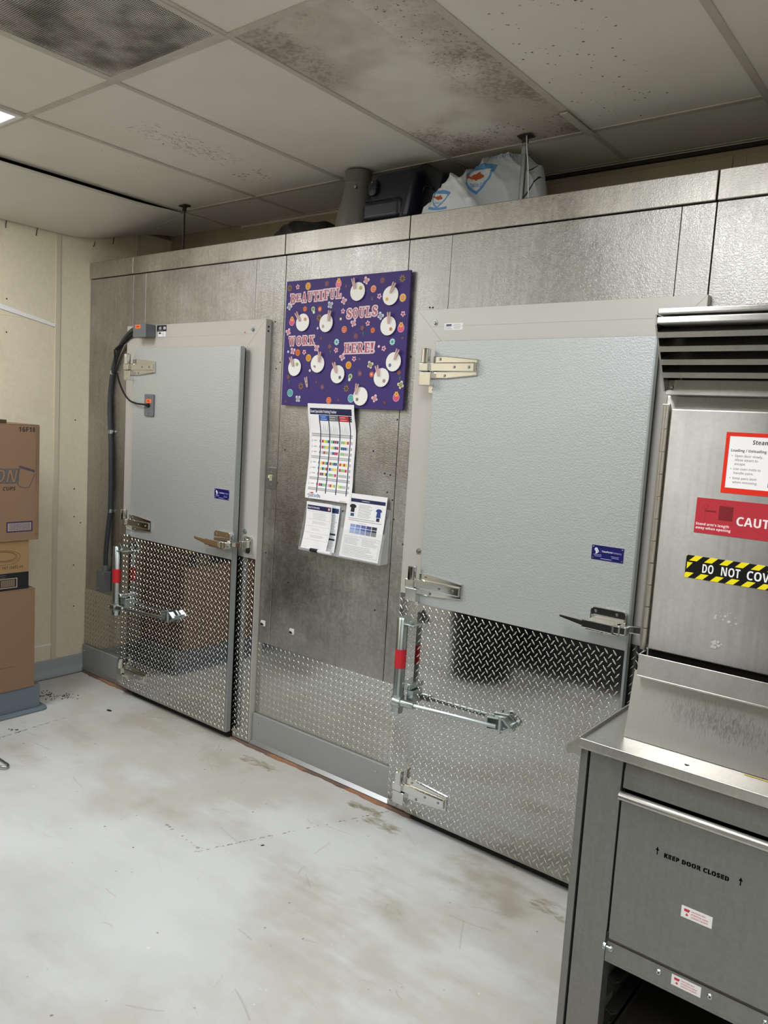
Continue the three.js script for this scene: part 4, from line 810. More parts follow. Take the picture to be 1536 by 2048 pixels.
  const feet = obj('feet', [cyl([-0.1, 0, 0.07], [-0.1, 0.02, 0.07], 0.012), cyl([0.1, 0, 0.07], [0.1, 0.02, 0.07], 0.012), cyl([-0.1, 0, -0.08], [-0.1, 0.02, -0.08], 0.012), cyl([0.1, 0, -0.08], [0.1, 0.02, -0.08], 0.012)], nd, cl);

  const gb = thing('grocery_bag', 'stuffed white plastic carry-out bag with blue shield and orange fish', 'bag');
  const fish = (x, cx, cy, s, rot = 0) => { x.save(); x.translate(cx, cy); x.rotate(rot); x.scale(s, s); x.fillStyle = '#b4532b'; x.beginPath(); x.ellipse(0, 0, 52, 22, 0, 0, 7); x.fill(); x.beginPath(); x.moveTo(-44, 0); x.lineTo(-84, -24); x.lineTo(-78, 22); x.fill(); x.beginPath(); x.moveTo(-20, -16); x.lineTo(10, -40); x.lineTo(30, -14); x.fill(); x.beginPath(); x.moveTo(-6, 16); x.lineTo(6, 34); x.lineTo(22, 14); x.fill(); x.restore(); };
  const shield = (x, cx, cy, s, rot, word, up) => {
    x.save(); x.translate(cx, cy); x.rotate(rot); x.scale(s, s);
    const path = (k) => { x.beginPath(); x.moveTo(-100 * k, -86 * k); x.quadraticCurveTo(0, -128 * k, 110 * k, -92 * k); x.quadraticCurveTo(108 * k, 10 * k, 18 * k, 112 * k); x.quadraticCurveTo(-110 * k, 60 * k, -100 * k, -86 * k); };
    x.fillStyle = '#5c93c4'; path(1); x.fill(); x.fillStyle = '#d4d7d6'; path(0.8); x.fill(); x.fillStyle = '#5c93c4'; x.fillRect(-84, -96, 176, 34);
    fish(x, -8, -12, 1, 0.05); x.fillStyle = '#4f86bb'; x.font = 'italic bold 40px serif'; x.textAlign = 'center'; x.fillText(word, 6, 62, 96);
    x.restore();
  };
  const bagTex = canvasTex(1024, 600, (x, w, h) => {
    x.fillStyle = '#c3c8ca'; x.fillRect(0, 0, w, h);
    for (let i = 0; i < 60; i++) { x.strokeStyle = `rgba(${rnd() < 0.5 ? '250,250,250' : '185,188,190'},0.35)`; x.lineWidth = rr(1, 3); const a = rr(0, w), b = rr(0, h); x.beginPath(); x.moveTo(a, b); x.lineTo(a + rr(-60, 60), b + rr(-60, 60)); x.stroke(); }
    shield(x, 392, 262, 1.02, 0.02, "Captain D's"); x.fillStyle = '#6a97c0'; x.font = 'bold 30px sans-serif'; x.save(); x.translate(440, 122); x.rotate(-0.05); x.fillText('THE CAPTAIN', 0, 0, 170); x.restore();
    x.strokeStyle = '#15161a'; x.lineWidth = 7; x.beginPath(); x.moveTo(768, 250); x.lineTo(690, 420); x.stroke(); x.beginPath(); x.moveTo(720, 196); x.lineTo(700, 214); x.lineTo(736, 170); x.stroke(); x.beginPath(); x.moveTo(790, 130); x.lineTo(772, 170); x.stroke();
  });
  const bx0 = -2.0, bx1 = -1.53;
  const toUv = (g) => { const p = g.attributes.position, uv = g.attributes.uv; for (let i = 0; i < p.count; i++) uv.setXY(i, (p.getX(i) - bx0) / 0.6, (p.getY(i) - 2.44) / 0.35); return g; };
  const film = phys({ map: bagTex, color: 0xffffff, roughness: 0.38, side: THREE.DoubleSide, transmission: 0.08, thickness: 0 });
  const g2 = toUv(crumple(110, 70, heap(bx0, bx1, -0.17, 0.105, interp([[0, 0.02], [0.06, 0.09], [0.12, 0.14], [0.2, 0.18], [0.33, 0.217], [0.5, 0.25], [0.62, 0.264], [0.8, 0.255], [0.93, 0.215], [1, 0.09]]), 0, 0.10), 0.017, folds(30)));
  obj('bag_film', g2, film, gb, true);
  const flapTex = canvasTex(512, 512, (x, w, h) => { x.fillStyle = '#d3d7d7'; x.fillRect(0, 0, w, h); shield(x, 315, 275, 1.1, 0.3, "Captain D's"); x.fillStyle = '#5c93c4'; x.beginPath(); x.moveTo(170, 380); x.quadraticCurveTo(300, 450, 430, 425); x.lineTo(426, 392); x.quadraticCurveTo(300, 412, 180, 345); x.fill(); });
  const g3 = crumple(60, 40, heap(-1.995, -1.69, -0.062, 0.045, interp([[0, 0.01], [0.15, 0.06], [0.35, 0.12], [0.5, 0.165], [0.62, 0.14], [0.82, 0.06], [1, 0.012]])), 0.013, folds(42));
  { const p = g3.attributes.position, uv = g3.attributes.uv; for (let i = 0; i < p.count; i++) uv.setXY(i, (p.getX(i) + 2.0) / 0.2, (p.getY(i) - 2.475) / 0.15); }
  obj('bag_flap', g3, phys({ map: flapTex, roughness: 0.36, side: THREE.DoubleSide, transmission: 0.08, thickness: 0 }), gb, true);

  const rods = [[-3.655, 'thin hanger rods at the far left end of the cooler top', 0.006], [-1.562, 'galvanised hanger pipe right of the carry-out bag', 0.0105]];
  rods.forEach(([x, l, r], i) => {
    const h = thing('hanger_rod', l, 'hanger rod', [x, 0, -0.125]);
    obj('rod', smooth(cyl([0, 2.482, 0], [0, 2.764, 0], r, r, 14)), M.satin, h);
    if (!i) obj('rod', smooth(cyl([0.015, 2.482, 0.012], [0.008, 2.764, 0.004], 0.0045, 0.0045, 12)), M.grime, h);
    obj('ceiling_plate', [bx(-0.028, 0.03, 2.757, 2.7625, -0.02, 0.02, 0.002), cyl([0, 2.735, 0], [0, 2.757, 0], 0.012, 0.012, 6)], M.grime, h);
    if (i) { obj('coupling', smooth(cyl([0, 2.695, 0], [0, 2.72, 0], 0.0135, 0.0135, 16)), M.zinc, h); }
  });
  const st = thing('hanging_wire', 'thin white wire hanging beside the hanger pipe', 'wire');
  obj('wire', tube([[-1.55, 2.762, -0.11], [-1.538, 2.70, -0.10], [-1.527, 2.63, -0.10], [-1.52, 2.56, -0.1], [-1.508, 2.486, -0.09]], 0.0022, 40, 6), M.white, st);
}

// ---------------------------------------------------------------- cartons on a plastic dunnage base along the left wall
{
  const SC = 1667;
  const carton = (name, label, x0, x1, y0, y1, z0, z1, draw, colour) => {
    const c = thing(name, label, 'box', [(x0 + x1) / 2, y0, (z0 + z1) / 2]);
    const w = x1 - x0, h = y1 - y0, d = z1 - z0, g = new THREE.BoxGeometry(w, h, d); g.translate(0, h / 2, 0);
    const tex = canvasTex(Math.round(d * SC), Math.round(h * SC), (x, W, H) => {
      x.fillStyle = colour; x.fillRect(0, 0, W, H);
      for (let k = 0; k < 500; k++) { x.fillStyle = `rgba(${rnd() < 0.5 ? '70,50,30' : '220,190,150'},${rr(0.01, 0.05)})`; x.fillRect(rr(0, W), rr(0, H), rr(2, 60), rr(1, 3)); }
      draw(x, (z) => (z1 - z) * SC, (y) => (y1 - y) * SC, W, H);
    });
    const plain = colour === '#9c7d55' ? M.kraftLight : M.kraft, m = new THREE.Mesh(g, [std({ map: tex, roughness: 0.85 }), plain, plain, plain, plain, plain]);
    m.name = 'carton_body'; m.castShadow = m.receiveShadow = true; c.add(m);
    obj('top_flap', [bx(-w / 2, -0.003, h, h + 0.004, -d / 2, d / 2, 0.0015), bx(0.003, w / 2, h, h + 0.004, -d / 2, d / 2, 0.0015)], plain, c);
    return c;
  };
  const big = carton('cardboard_box', 'tall brown cup carton printed 16F18 on top of the stack', -4.35, -3.9, 0.932, 1.526, 0.552, 1.01, (x, U, V, W, H) => {
    x.fillStyle = '#1e1b1a'; x.font = 'bold 56px sans-serif'; x.fillText('16F18', U(0.662), V(1.492), 150);
    x.fillStyle = '#5d5a57'; x.fillRect(0, V(1.305), U(0.615), V(1.228) - V(1.305));
    x.strokeStyle = '#7f7a72'; x.lineWidth = 2; for (let k = 0; k < 10; k++) { const y = V(1.305) + k * 13; x.beginPath(); x.moveTo(0, y); x.lineTo(U(0.615), y); x.stroke(); }
    x.font = 'italic bold 150px sans-serif'; x.lineWidth = 7; x.strokeStyle = '#2f2b29'; x.fillStyle = '#8d7159'; x.strokeText('ON', U(0.79), V(1.234), 200); x.fillText('ON', U(0.79), V(1.234), 200);
    x.fillStyle = '#8a6d54'; x.strokeStyle = '#4a4550'; x.lineWidth = 6; x.beginPath(); x.moveTo(U(0.655), V(1.318)); x.lineTo(U(0.568), V(1.292)); x.lineTo(U(0.604), V(1.208)); x.quadraticCurveTo(U(0.64), V(1.198), U(0.664), V(1.222)); x.closePath(); x.fill(); x.stroke();
    x.fillStyle = '#4a4550'; x.beginPath(); x.moveTo(U(0.655), V(1.318)); x.lineTo(U(0.568), V(1.292)); x.lineTo(U(0.572), V(1.282)); x.lineTo(U(0.652), V(1.306)); x.fill();
    x.fillStyle = '#1e1b1a'; x.font = 'italic bold 44px sans-serif'; x.fillText('CUPS', U(0.742), V(1.193), 108);
    x.fillStyle = '#2f2a4c'; x.fillRect(U(0.72), V(1.032), U(0.585) - U(0.72), V(0.978) - V(1.032)); x.fillStyle = '#b8a6a0'; x.fillRect(U(0.713), V(1.025), U(0.592) - U(0.713), V(0.985) - V(1.025));
    x.fillStyle = '#3a3040'; for (let k = 0; k < 44; k++) { const u = U(0.708) + k * 4.4; if (u < U(0.597)) x.fillRect(u, V(1.023), [1, 2, 3][(k * 7) % 3], V(0.987) - V(1.023)); }
    x.fillStyle = 'rgba(60,40,25,0.25)'; x.fillRect(U(0.567), 0, 2, H);
  }, '#8a6d54');
  obj('corner_flap', [bx(0.2235, 0.227, 0.03, 0.59, -0.229, -0.205, 0.001)], M.kraft, big);
  carton('cardboard_box', 'light tan lid carton with black lower half, middle of the stack', -4.35, -3.905, 0.676, 0.926, 0.6, 1.04, (x, U, V, W, H) => {
    x.strokeStyle = '#6f5636'; x.lineWidth = 5;
    for (const k of [1, 0.82, 0.74]) { x.beginPath(); x.ellipse(U(0.735), V(0.855), 150 * k, 52 * k, 0.05, 0, 7); x.stroke(); } x.beginPath(); x.ellipse(U(0.735), V(0.845), 150, 56, 0.05, 0.1, 3.0); x.stroke();
    x.fillStyle = '#4a3a28'; x.font = 'bold 34px sans-serif'; x.fillText('2 / 16T (tall) oz', U(0.77), V(0.789), 235);
    x.fillStyle = '#15171a'; x.fillRect(0, V(0.766), W, H); lines(x, U(0.9), U(0.66), V(0.756), V(0.745), 2, '#6a6d66', 6, 3);
    x.strokeStyle = '#b9a68c'; x.lineWidth = 7; x.strokeRect(U(0.758), V(0.737), U(0.662) - U(0.758), V(0.69) - V(0.737)); x.fillStyle = '#8d7d66'; x.fillRect(U(0.745), V(0.731), U(0.672) - U(0.745), V(0.696) - V(0.731)); x.fillStyle = '#2a251e'; for (let k = 0; k < 22; k++) x.fillRect(U(0.743) + k * 5.4, V(0.730), [2, 3, 1][(k * 5) % 3], V(0.697) - V(0.730));
  }, '#9c7d55');
  carton('cardboard_box', 'plain large brown carton at the bottom of the stack', -4.35, -3.9, 0.142, 0.671, 0.567, 1.05, (x, U, V, W, H) => { lines(x, U(0.75), U(0.66), V(0.27), V(0.27), 1, 'rgba(80,60,40,0.5)', 8, 3); }, '#8a6d54');
  const fl = thing('cardboard_sheet', 'flattened dark brown cardboard lying on the top carton', 'cardboard', [-4.1, 1.531, 0.95]);
  obj('sheet', bx(-0.2, 0.196, 0, 0.018, -0.23, 0.2, 0.002), std({ color: 0x4a382c, roughness: 0.9 }), fl);
  const d = thing('dunnage_base', 'low blue-grey plastic base under the stacked cartons', 'pallet', [0, 0, 0]);
  obj('deck', bx(-4.3, -3.915, 0.012, 0.141, 0.525, 1.22, 0.006), M.pallet, d);
  const fg = poly(rrect(-4.32, -3.875, -1.24, -0.492, 0.04, 8), 0, 0.014, 0.004); fg.rotateX(-Math.PI / 2); obj('flange', fg, M.pallet, d);
  const lp = thing('metal_loop', 'bent dark wire handle loop on the floor at the left edge', 'wire loop', [0, 0, 0]);
  obj('loop', smooth(tube([[-3.75, 0.006, 0.955], [-3.55, 0.006, 0.965], [-3.40, 0.006, 0.968], [-3.345, 0.008, 0.972], [-3.325, 0.012, 0.992], [-3.35, 0.014, 1.012], [-3.40, 0.010, 1.018], [-3.55, 0.006, 1.03], [-3.75, 0.006, 1.04]], 0.0052, 80, 10)), M.satin, lp);
  const db = [], heapPts = [[-4.06, 0.40, 0.10, 0.05, 46], [-3.97, 0.33, 0.07, 0.06, 30], [-3.72, 0.76, 0.05, 0.015, 10]];
  for (const [cx, cz, rx, rz, n] of heapPts) for (let i = 0; i < n; i++) { const g = new THREE.IcosahedronGeometry(rr(0.002, 0.0045), 0); g.scale(rr(0.8, 2.2), rr(0.4, 0.8), rr(0.7, 1.2)); g.rotateY(rr(0, 6)); g.translate(cx + rx * (rnd() + rnd() - 1), 0.002, cz + rz * (rnd() + rnd() - 1)); db.push(plainG(g)); }
  tag(obj('floor_crumbs', db, std({ color: 0x4c4334, roughness: 0.9 })), 'loose dark crumbs swept into the corner beside the cartons', 'debris', null, 'stuff');
  for (const [x, z, s, a, l] of [[-3.64, 0.28, 0.013, 0.3, 'dark chip on the floor near the left cooler door'], [-2.05, 0.62, 0.006, 1, 'small dark pebble on the floor before the middle kick plate']]) { const c = thing('floor_chip', l, 'chip', [x, 0.0, z], a); const g = new THREE.IcosahedronGeometry(s, 1); g.scale(1.3, 0.3, 0.5); g.translate(0, s * 0.28, 0); obj('chip', plainG(g), M.rubber, c); }
}

// ---------------------------------------------------------------- steamer on its cabinet base
{
  const s = thing('steam_oven', 'stainless steamer with louvred top, piano hinge and warning stickers', 'steam oven', [0, 0, 0]);
  const L = -0.636, R = 0.01;
  obj('oven_body', [bx(L, R, 1.128, 1.742, 0.15, 0.736, 0.004), bx(L, R, 0.922, 1.128, 0.15, 0.7, 0.002)], M.steel, s);
  obj('body_flange', bx(L - 0.006, L + 0.012, 1.14, 1.722, 0.7, 0.742, 0.002), M.steelFlat, s);
  {
    const sk = profile([[0.7, 0.921], [0.801, 0.921], [0.771, 1.078], [0.7, 1.078]], L, R, 0.001), p = sk.attributes.position, uv = sk.attributes.uv;
    for (let i = 0; i < p.count; i++) uv.setXY(i, (p.getX(i) - L) / (R - L), (p.getY(i) - 0.92) / 0.16);
    const soil = canvasTex(1024, 256, (x, w, h) => {
      x.fillStyle = '#d6d4cd'; x.fillRect(0, 0, w, h);
      for (let i = 0; i < 5200; i++) { const t = rnd(), u = (0.14 + 0.62 * t + 0.05 * (rnd() - 0.5)) * w, v = (0.34 + 0.22 * t + 0.26 * (rnd() + rnd() - 1)) * h, a = Math.exp(-(((t - 0.3) / 0.28) ** 2)); x.strokeStyle = `rgba(52,46,38,${0.16 * a * rnd()})`; x.lineWidth = rr(1, 2.2); x.beginPath(); x.moveTo(u, v); x.lineTo(u + rr(-1, 1), v + rr(4, 22)); x.stroke(); }
      for (let i = 0; i < 900; i++) { const u = rr(0, w), v = rr(0, h); x.strokeStyle = `rgba(70,62,52,${rr(0.01, 0.06)})`; x.beginPath(); x.moveTo(u, v); x.lineTo(u, v + rr(6, 40)); x.stroke(); }
    });
    const o = obj('oven_skirt', sk, phys({ color: 0xffffff, metalness: 1, map: soil, roughness: 0.34, anisotropy: 0.65, anisotropyRotation: Math.PI / 2 }), s, true); tag(o, 'sloping steel skirt with dark scuffed stain');
  }
  const door = obj('oven_door', bx(-0.616, 0.0, 1.134, 1.711, 0.737, 0.757, 0.004), M.steel, s);
  for (let i = 0; i < 11; i++) obj('hinge_knuckle', smooth(cyl([-0.6275, 1.131 + i * 0.0533, 0.752], [-0.6275, 1.1825 + i * 0.0533, 0.752], 0.0078, 0.0078, 16)), M.steelFlat, door);
  obj('drip_trough', [bx(-0.622, R, 1.076, 1.128, 0.790, 0.7935, 0.001), bx(-0.622, R, 1.073, 1.077, 0.745, 0.7955, 0.001), bx(-0.622, -0.6195, 1.076, 1.128, 0.745, 0.793)], M.steel, s);
  obj('trough_shade', [bx(-0.6185, R, 1.078, 1.134, 0.72, 0.738), bx(-0.6185, R, 1.077, 1.08, 0.737, 0.789)], M.nearBlack, s);  // near-black boxes stand in for the shade inside the trough
  const hd = obj('louvre_hood', [
    bx(L + 0.008, R, 1.909, 1.9225, 0.3, 0.874, 0.004), bx(L + 0.008, R, 1.889, 1.904, 0.78, 0.873, 0.003),
    (() => { const g = poly([[-0.874, 1.909], [-0.3, 1.909], [-0.3, 1.75], [-0.775, 1.75], [-0.868, 1.888]], 0, 0.004); g.rotateY(Math.PI / 2); g.translate(L + 0.004, 0, 0); return g; })(),
    (() => { const g = poly([[-0.874, 1.909], [-0.3, 1.909], [-0.3, 1.75], [-0.775, 1.75], [-0.868, 1.888]], 0, 0.004); g.rotateY(Math.PI / 2); g.translate(R - 0.004, 0, 0); return g; })(),
    bx(L + 0.026, R, 1.749, 1.776, 0.755, 0.772, 0.002), bx(L + 0.008, R, 1.742, 1.752, 0.3, 0.772, 0.001), bx(L + 0.008, L + 0.026, 1.752, 1.776, 0.748, 0.757, 0.001),
  ], M.steel, s);
  [[1.8665, 0.862], [1.838, 0.843], [1.811, 0.824], [1.784, 0.805]].forEach(([y, z]) => {
    const g = profile([[z - 0.003, y - 0.0065], [z - 0.0015, y - 0.0063], [z, y + 0.0055], [z - 0.06, y + 0.03], [z - 0.061, y + 0.028], [z - 0.007, y + 0.002], [z - 0.003, y - 0.0065]], L + 0.008, R - 0.004);
    obj('louvre_slat', g, M.steelFlat, s);
  });
  obj('hood_back', bx(L + 0.01, R - 0.005, 1.752, 1.905, 0.66, 0.67), M.black, s);
  obj('hood_screw', [screwHead(-0.618, 1.759, 0.757, 0.004, 0.004)], M.zinc, s);
  const st = (name, w, h, draw, x, y, o = {}) => card(name, w, h, canvasTex(Math.round(w * 3600), Math.round(h * 3600), draw), door, [x + w / 2, y - h / 2, 0.757], { thick: 0.0006, rough: 0.35, ...o });
  tag(st('warning_sticker', 0.20, 0.136, (x, w, h) => {
    x.fillStyle = '#e0301f'; x.fillRect(0, 0, w, h); x.fillStyle = '#f6f4f3'; x.fillRect(30, 32, w - 60, h - 76);
    x.fillStyle = '#1c1c1e'; x.font = 'bold 46px sans-serif'; fit(x, 'Steamer', 202, 90, 172); x.font = 'bold 28px sans-serif'; fit(x, 'Loading / Unloading', 46, 154, 266);
    x.font = '26px sans-serif'; x.fillStyle = '#3a3a3e'; [['•  Open door slowly.', 196], ['    Allow steam to', 228], ['    escape.', 260], ['•  Use oven mitts to', 300], ['    handle pans.', 332], ['•  Keep pans level', 374], ['    when removing.', 406]].forEach(([t, y]) => x.fillText(t, 56, y, 250));
    x.strokeStyle = '#3a3f86'; x.lineWidth = 6; x.strokeRect(348, 320, 160, 96);
  }, -0.487, 1.663), 'white sticker with red border and loading rules');
  tag(st('warning_sticker', 0.30, 0.081, (x, w, h) => {
    x.fillStyle = '#b5323c'; x.fillRect(0, 0, w, h); x.fillStyle = '#7d2228'; x.fillRect(182, 52, 110, 118); x.fillRect(70, 98, 92, 14); x.strokeStyle = '#962a33'; x.lineWidth = 5; x.beginPath(); x.arc(78, 70, 18, 0, 7); x.stroke(); x.beginPath(); x.moveTo(78, 90); x.lineTo(78, 180); x.stroke();
    x.fillStyle = '#f3e9e9'; x.font = 'bold 29px sans-serif'; x.fillText("Stand arm's length", 10, 226, 270); x.fillText('away when opening', 10, 258, 280); x.font = 'bold 98px sans-serif'; x.fillText('CAUTION', 318, 196, 440);
    x.strokeStyle = '#8f2a33'; x.lineWidth = 4; x.beginPath(); x.moveTo(340, 238); x.lineTo(400, 250); x.moveTo(450, 216); x.lineTo(520, 240); x.stroke();
  }, -0.536, 1.511), 'red caution sticker');
  tag(st('warning_sticker', 0.34, 0.053, (x, w, h) => {
    x.fillStyle = '#0c0c0c'; x.fillRect(0, 0, w, h); x.fillStyle = '#f1e21d';
    for (let i = -1; i < 12; i++) { const u = 24 + i * 120; for (const [y0, y1, dx] of [[0, 46, 0], [h - 46, h, -60]]) { x.beginPath(); x.moveTo(u + dx + 46, y0); x.lineTo(u + dx + 108, y0); x.lineTo(u + dx + 62, y1); x.lineTo(u + dx, y1); x.fill(); } }
    x.beginPath(); x.moveTo(10, 60); x.lineTo(56, 60); x.lineTo(10, 120); x.fill();
    x.fillStyle = '#f4f4f4'; x.font = 'bold 88px sans-serif'; x.font = 'bold 100px sans-serif'; fit(x, 'DO', 130, 132, 98); fit(x, 'NOT', 278, 132, 154); fit(x, 'COVER', 476, 132, 272);
  }, -0.546, 1.376), 'black and yellow striped do-not-cover sticker');
  const smear = (n, cx, cy, sx, sy) => { const g = []; for (let i = 0; i < n; i++) g.push(poly(circle(cx + sx * (rnd() - 0.5), cy + sy * (rnd() - 0.5), rr(0.001, 0.0035), 8), 0.757, 0.7573 + g.length * 0.00002)); return g; };
  tag(obj('dried_splash', [...smear(22, -0.46, 1.18, 0.025, 0.02), ...smear(14, -0.44, 1.245, 0.06, 0.03)], std({ color: 0xbdbdb8, roughness: 0.8 }), door), 'chalky dried splashes', null, null, 'stuff');

  const c = thing('oven_stand', 'grey steel cabinet base with drop door under the steamer', 'cabinet', [0, 0, 0]);
  const CL = -0.706, CR = 0.072;
  const top = obj('counter_top', [bx(CL, CR, 0.905, 0.92, 0.16, 0.897, 0.002), bx(CL, CR, 0.903, 0.9245, 0.893, 0.9, 0.002), bx(CL - 0.002, CL + 0.003, 0.905, 0.9285, 0.16, 0.9, 0.0015), bx(CL, CR, 0.90, 0.9035, 0.87, 0.8995, 0.001)], M.steelFlat, c);
  obj('corner_guard', poly([[CL, 0.929], [CL - 0.012, 0.916], [CL - 0.03, 0.9], [CL - 0.034, 0.886], [CL - 0.028, 0.876], [CL - 0.012, 0.881], [CL + 0.006, 0.878], [CL + 0.006, 0.905], [CL + 0.002, 0.929]], 0.893, 0.8965, 0.0008), M.steelFlat, top);
  obj('side_panel', bx(CL, CL + 0.018, 0.06, 0.898, 0.17, 0.885, 0.002), M.cabinet, c);
  obj('side_panel', bx(CR - 0.018, CR, 0.06, 0.898, 0.17, 0.885, 0.002), M.cabinet, c);
  obj('stile', [bx(CL + 0.0245, -0.602, 0.06, 0.903, 0.80, 0.885, 0.002), bx(-0.625, -0.602, 0.06, 0.9, 0.2, 0.80)], M.cabinet, c);
  obj('stile', [bx(-0.04, CR - 0.024, 0.06, 0.903, 0.80, 0.885, 0.002), bx(-0.04, -0.017, 0.06, 0.9, 0.2, 0.80)], M.cabinet, c);
  obj('stile_gap', [bx(CL + 0.017, CL + 0.026, 0.06, 0.9, 0.8, 0.874), bx(-0.6025, -0.596, 0.40, 0.9, 0.8, 0.872)], M.black, c);
  obj('fascia', profile([[0.872, 0.831], [0.884, 0.833], [0.884, 0.868], [0.874, 0.903], [0.866, 0.903], [0.866, 0.831]], -0.597, -0.045, 0.001), M.cabinet, c);
  obj('drop_door_handle', (() => { const pts = []; for (let i = 0; i <= 10; i++) { const t = -0.4 + (i / 10) * 3.6; pts.push([0.893 + 0.0115 * Math.cos(t), 0.816 + 0.0115 * Math.sin(t)]); } pts.push([0.872, 0.80], [0.885, 0.80]); return smooth(profile(pts, -0.6, -0.042, 0.0008), 0.5); })(), M.steelFlat, c);
  const dd = obj('drop_door', bx(-0.597, -0.045, 0.459, 0.81, 0.872, 0.885, 0.0015), M.cabinet, c);
  const rail = obj('lower_rail', [bx(-0.601, -0.04, 0.407, 0.454, 0.87, 0.885, 0.0015), bx(-0.601, -0.04, 0.400, 0.408, 0.80, 0.884, 0.001)], M.cabinet, c);
  obj('piano_hinge', smooth(cyl([-0.6, 0.4565, 0.884], [-0.045, 0.4565, 0.884], 0.0032, 0.0032, 10)), M.grime, c);
  for (const x of [-0.588, -0.474, -0.362, -0.25, -0.137]) { const w = obj('rail_screw', smooth(cyl([x, 0.436, 0.885], [x, 0.436, 0.888], 0.0068, 0.005, 18)), M.zinc, rail); obj('screw_recess', cyl([x, 0.436, 0.8875], [x, 0.436, 0.8884], 0.0022, 0.002, 6), M.black, w); }
  obj('hinge_bolt', smooth(mergeGeometries([cyl([-0.604, 0.440, 0.889], [-0.598, 0.440, 0.889], 0.009, 0.009, 14), cyl([-0.6, 0.440, 0.889], [-0.585, 0.440, 0.889], 0.0035, 0.0035, 10)])), M.zinc, rail);
  obj('hinge_tab', bx(-0.6, -0.597, 0.45, 0.475, 0.874, 0.888, 0.001), M.grime, rail);
  obj('back_panel', bx(CL + 0.02, CR - 0.02, 0.06, 0.9, 0.17, 0.18), M.nearBlack, c);
  obj('cavity_lining', [bx(-0.602, -0.6, 0.19, 0.40, 0.2, 0.80), bx(-0.045, -0.04, 0.19, 0.40, 0.2, 0.80), bx(-0.6, -0.04, 0.40, 0.404, 0.2, 0.80)], M.nearBlack, c);
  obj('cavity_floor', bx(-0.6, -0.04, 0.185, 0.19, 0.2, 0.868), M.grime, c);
  obj('drain_pan', [bx(-0.585, -0.06, 0.19, 0.196, 0.52, 0.84, 0.002), bx(-0.585, -0.58, 0.19, 0.206, 0.52, 0.845, 0.002), bx(-0.585, -0.06, 0.19, 0.206, 0.838, 0.845, 0.002)], M.grime, c);
  for (const y of [0.335, 0.253]) obj('rack_slide', [bx(-0.6, -0.572, y, y + 0.003, 0.3, 0.845, 0.001), bx(-0.6, -0.597, y - 0.05, y, 0.3, 0.845, 0.001), smooth(tube([[-0.6, y + 0.003, 0.845], [-0.585, y - 0.003, 0.848], [-0.572, y + 0.004, 0.846]], 0.0025, 14, 8))], M.nearBlack, c);
  for (const [x, z] of [[-0.67, 0.85], [0.04, 0.85], [-0.67, 0.22], [0.04, 0.22]]) obj('leg', smooth(mergeGeometries([cyl([x, 0.0, z], [x, 0.06, z], 0.02, 0.024, 18)])), M.steelFlat, c);
  // stencilled words and small labels
  const stencil = canvasTex(1040, 160, (x, w, h) => {
    x.clearRect(0, 0, w, h); x.fillStyle = '#111';
    const arrow = (u) => { x.fillRect(u - 6, 46, 12, 76); x.beginPath(); x.moveTo(u, 18); x.lineTo(u + 22, 66); x.lineTo(u - 22, 66); x.fill(); };
    arrow(28); arrow(1010); x.font = 'bold 74px sans-serif'; let u = 112; const text = 'KEEP DOOR CLOSED';
    for (const ch of text) { const cw = x.measureText(ch).width; x.fillStyle = '#111'; x.fillText(ch, u, 122); x.strokeStyle = '#111'; x.lineWidth = 7; x.strokeText(ch, u, 122); if ('DOCRPE'.includes(ch)) x.clearRect(u + cw * (ch === 'E' || ch === 'P' || ch === 'R' ? 0.34 : 0.46), 60, 3, 70); u += cw * 1.0 + 5; }
  });
  const word = new THREE.Mesh(new THREE.PlaneGeometry(0.187, 0.187 * 160 / 1040), phys({ map: stencil, transparent: true, alphaTest: 0.4, roughness: 0.9, specularIntensity: 0.15, color: 0x888888 }));
  word.name = 'stencilled_words'; word.position.set(-0.4165, 0.7155, 0.8854); word.rotation.z = 0.012; dd.add(word);
  const hotTex = canvasTex(520, 200, (x, w, h) => { x.fillStyle = '#ecebe7'; x.fillRect(0, 0, w, h); x.fillStyle = '#c23040'; x.beginPath(); x.moveTo(46, 40); x.lineTo(150, 40); x.lineTo(128, 92); x.lineTo(50, 86); x.fill(); x.beginPath(); x.moveTo(100, 106); x.lineTo(132, 160); x.lineTo(112, 150); x.lineTo(100, 164); x.lineTo(84, 150); x.lineTo(66, 160); x.fill(); x.font = 'bold 36px sans-serif'; x.fillText('CAUTION HOT', 166, 66, 280); x.fillText('ATTENTION CHAUD', 166, 116, 290); x.fillText('CUIDADO CALIENTE', 166, 164, 290); });
  tag(card('hot_label', 0.066, 0.0265, hotTex, dd, [-0.4075, 0.602, 0.885], { thick: 0.0005 }), 'white caution hot label');
  tag(card('hot_label', 0.064, 0.0245, hotTex, rail, [-0.4135, 0.435, 0.885], { thick: 0.0005 }), 'white caution hot label, worn');
  obj('yellow_residue', bx(-0.36, -0.1, 0.9202, 0.9212, 0.808, 0.8115), std({ color: 0xb9a24a, roughness: 0.9 }), top);
  obj('burn_spot', poly(blobPts(-0.47, -0.855, 0.0045), 0, 0.0008).rotateX(-Math.PI / 2).translate(0, 0.9201, 0), M.black, top);
}
function blobPts(x, y, r) { return Array.from({ length: 12 }, (_, i) => { const t = i / 12 * 2 * Math.PI, q = r * (0.8 + 0.3 * Math.sin(3 * t)); return [x + q * 1.3 * Math.cos(t), y + q * 0.8 * Math.sin(t)]; }); }

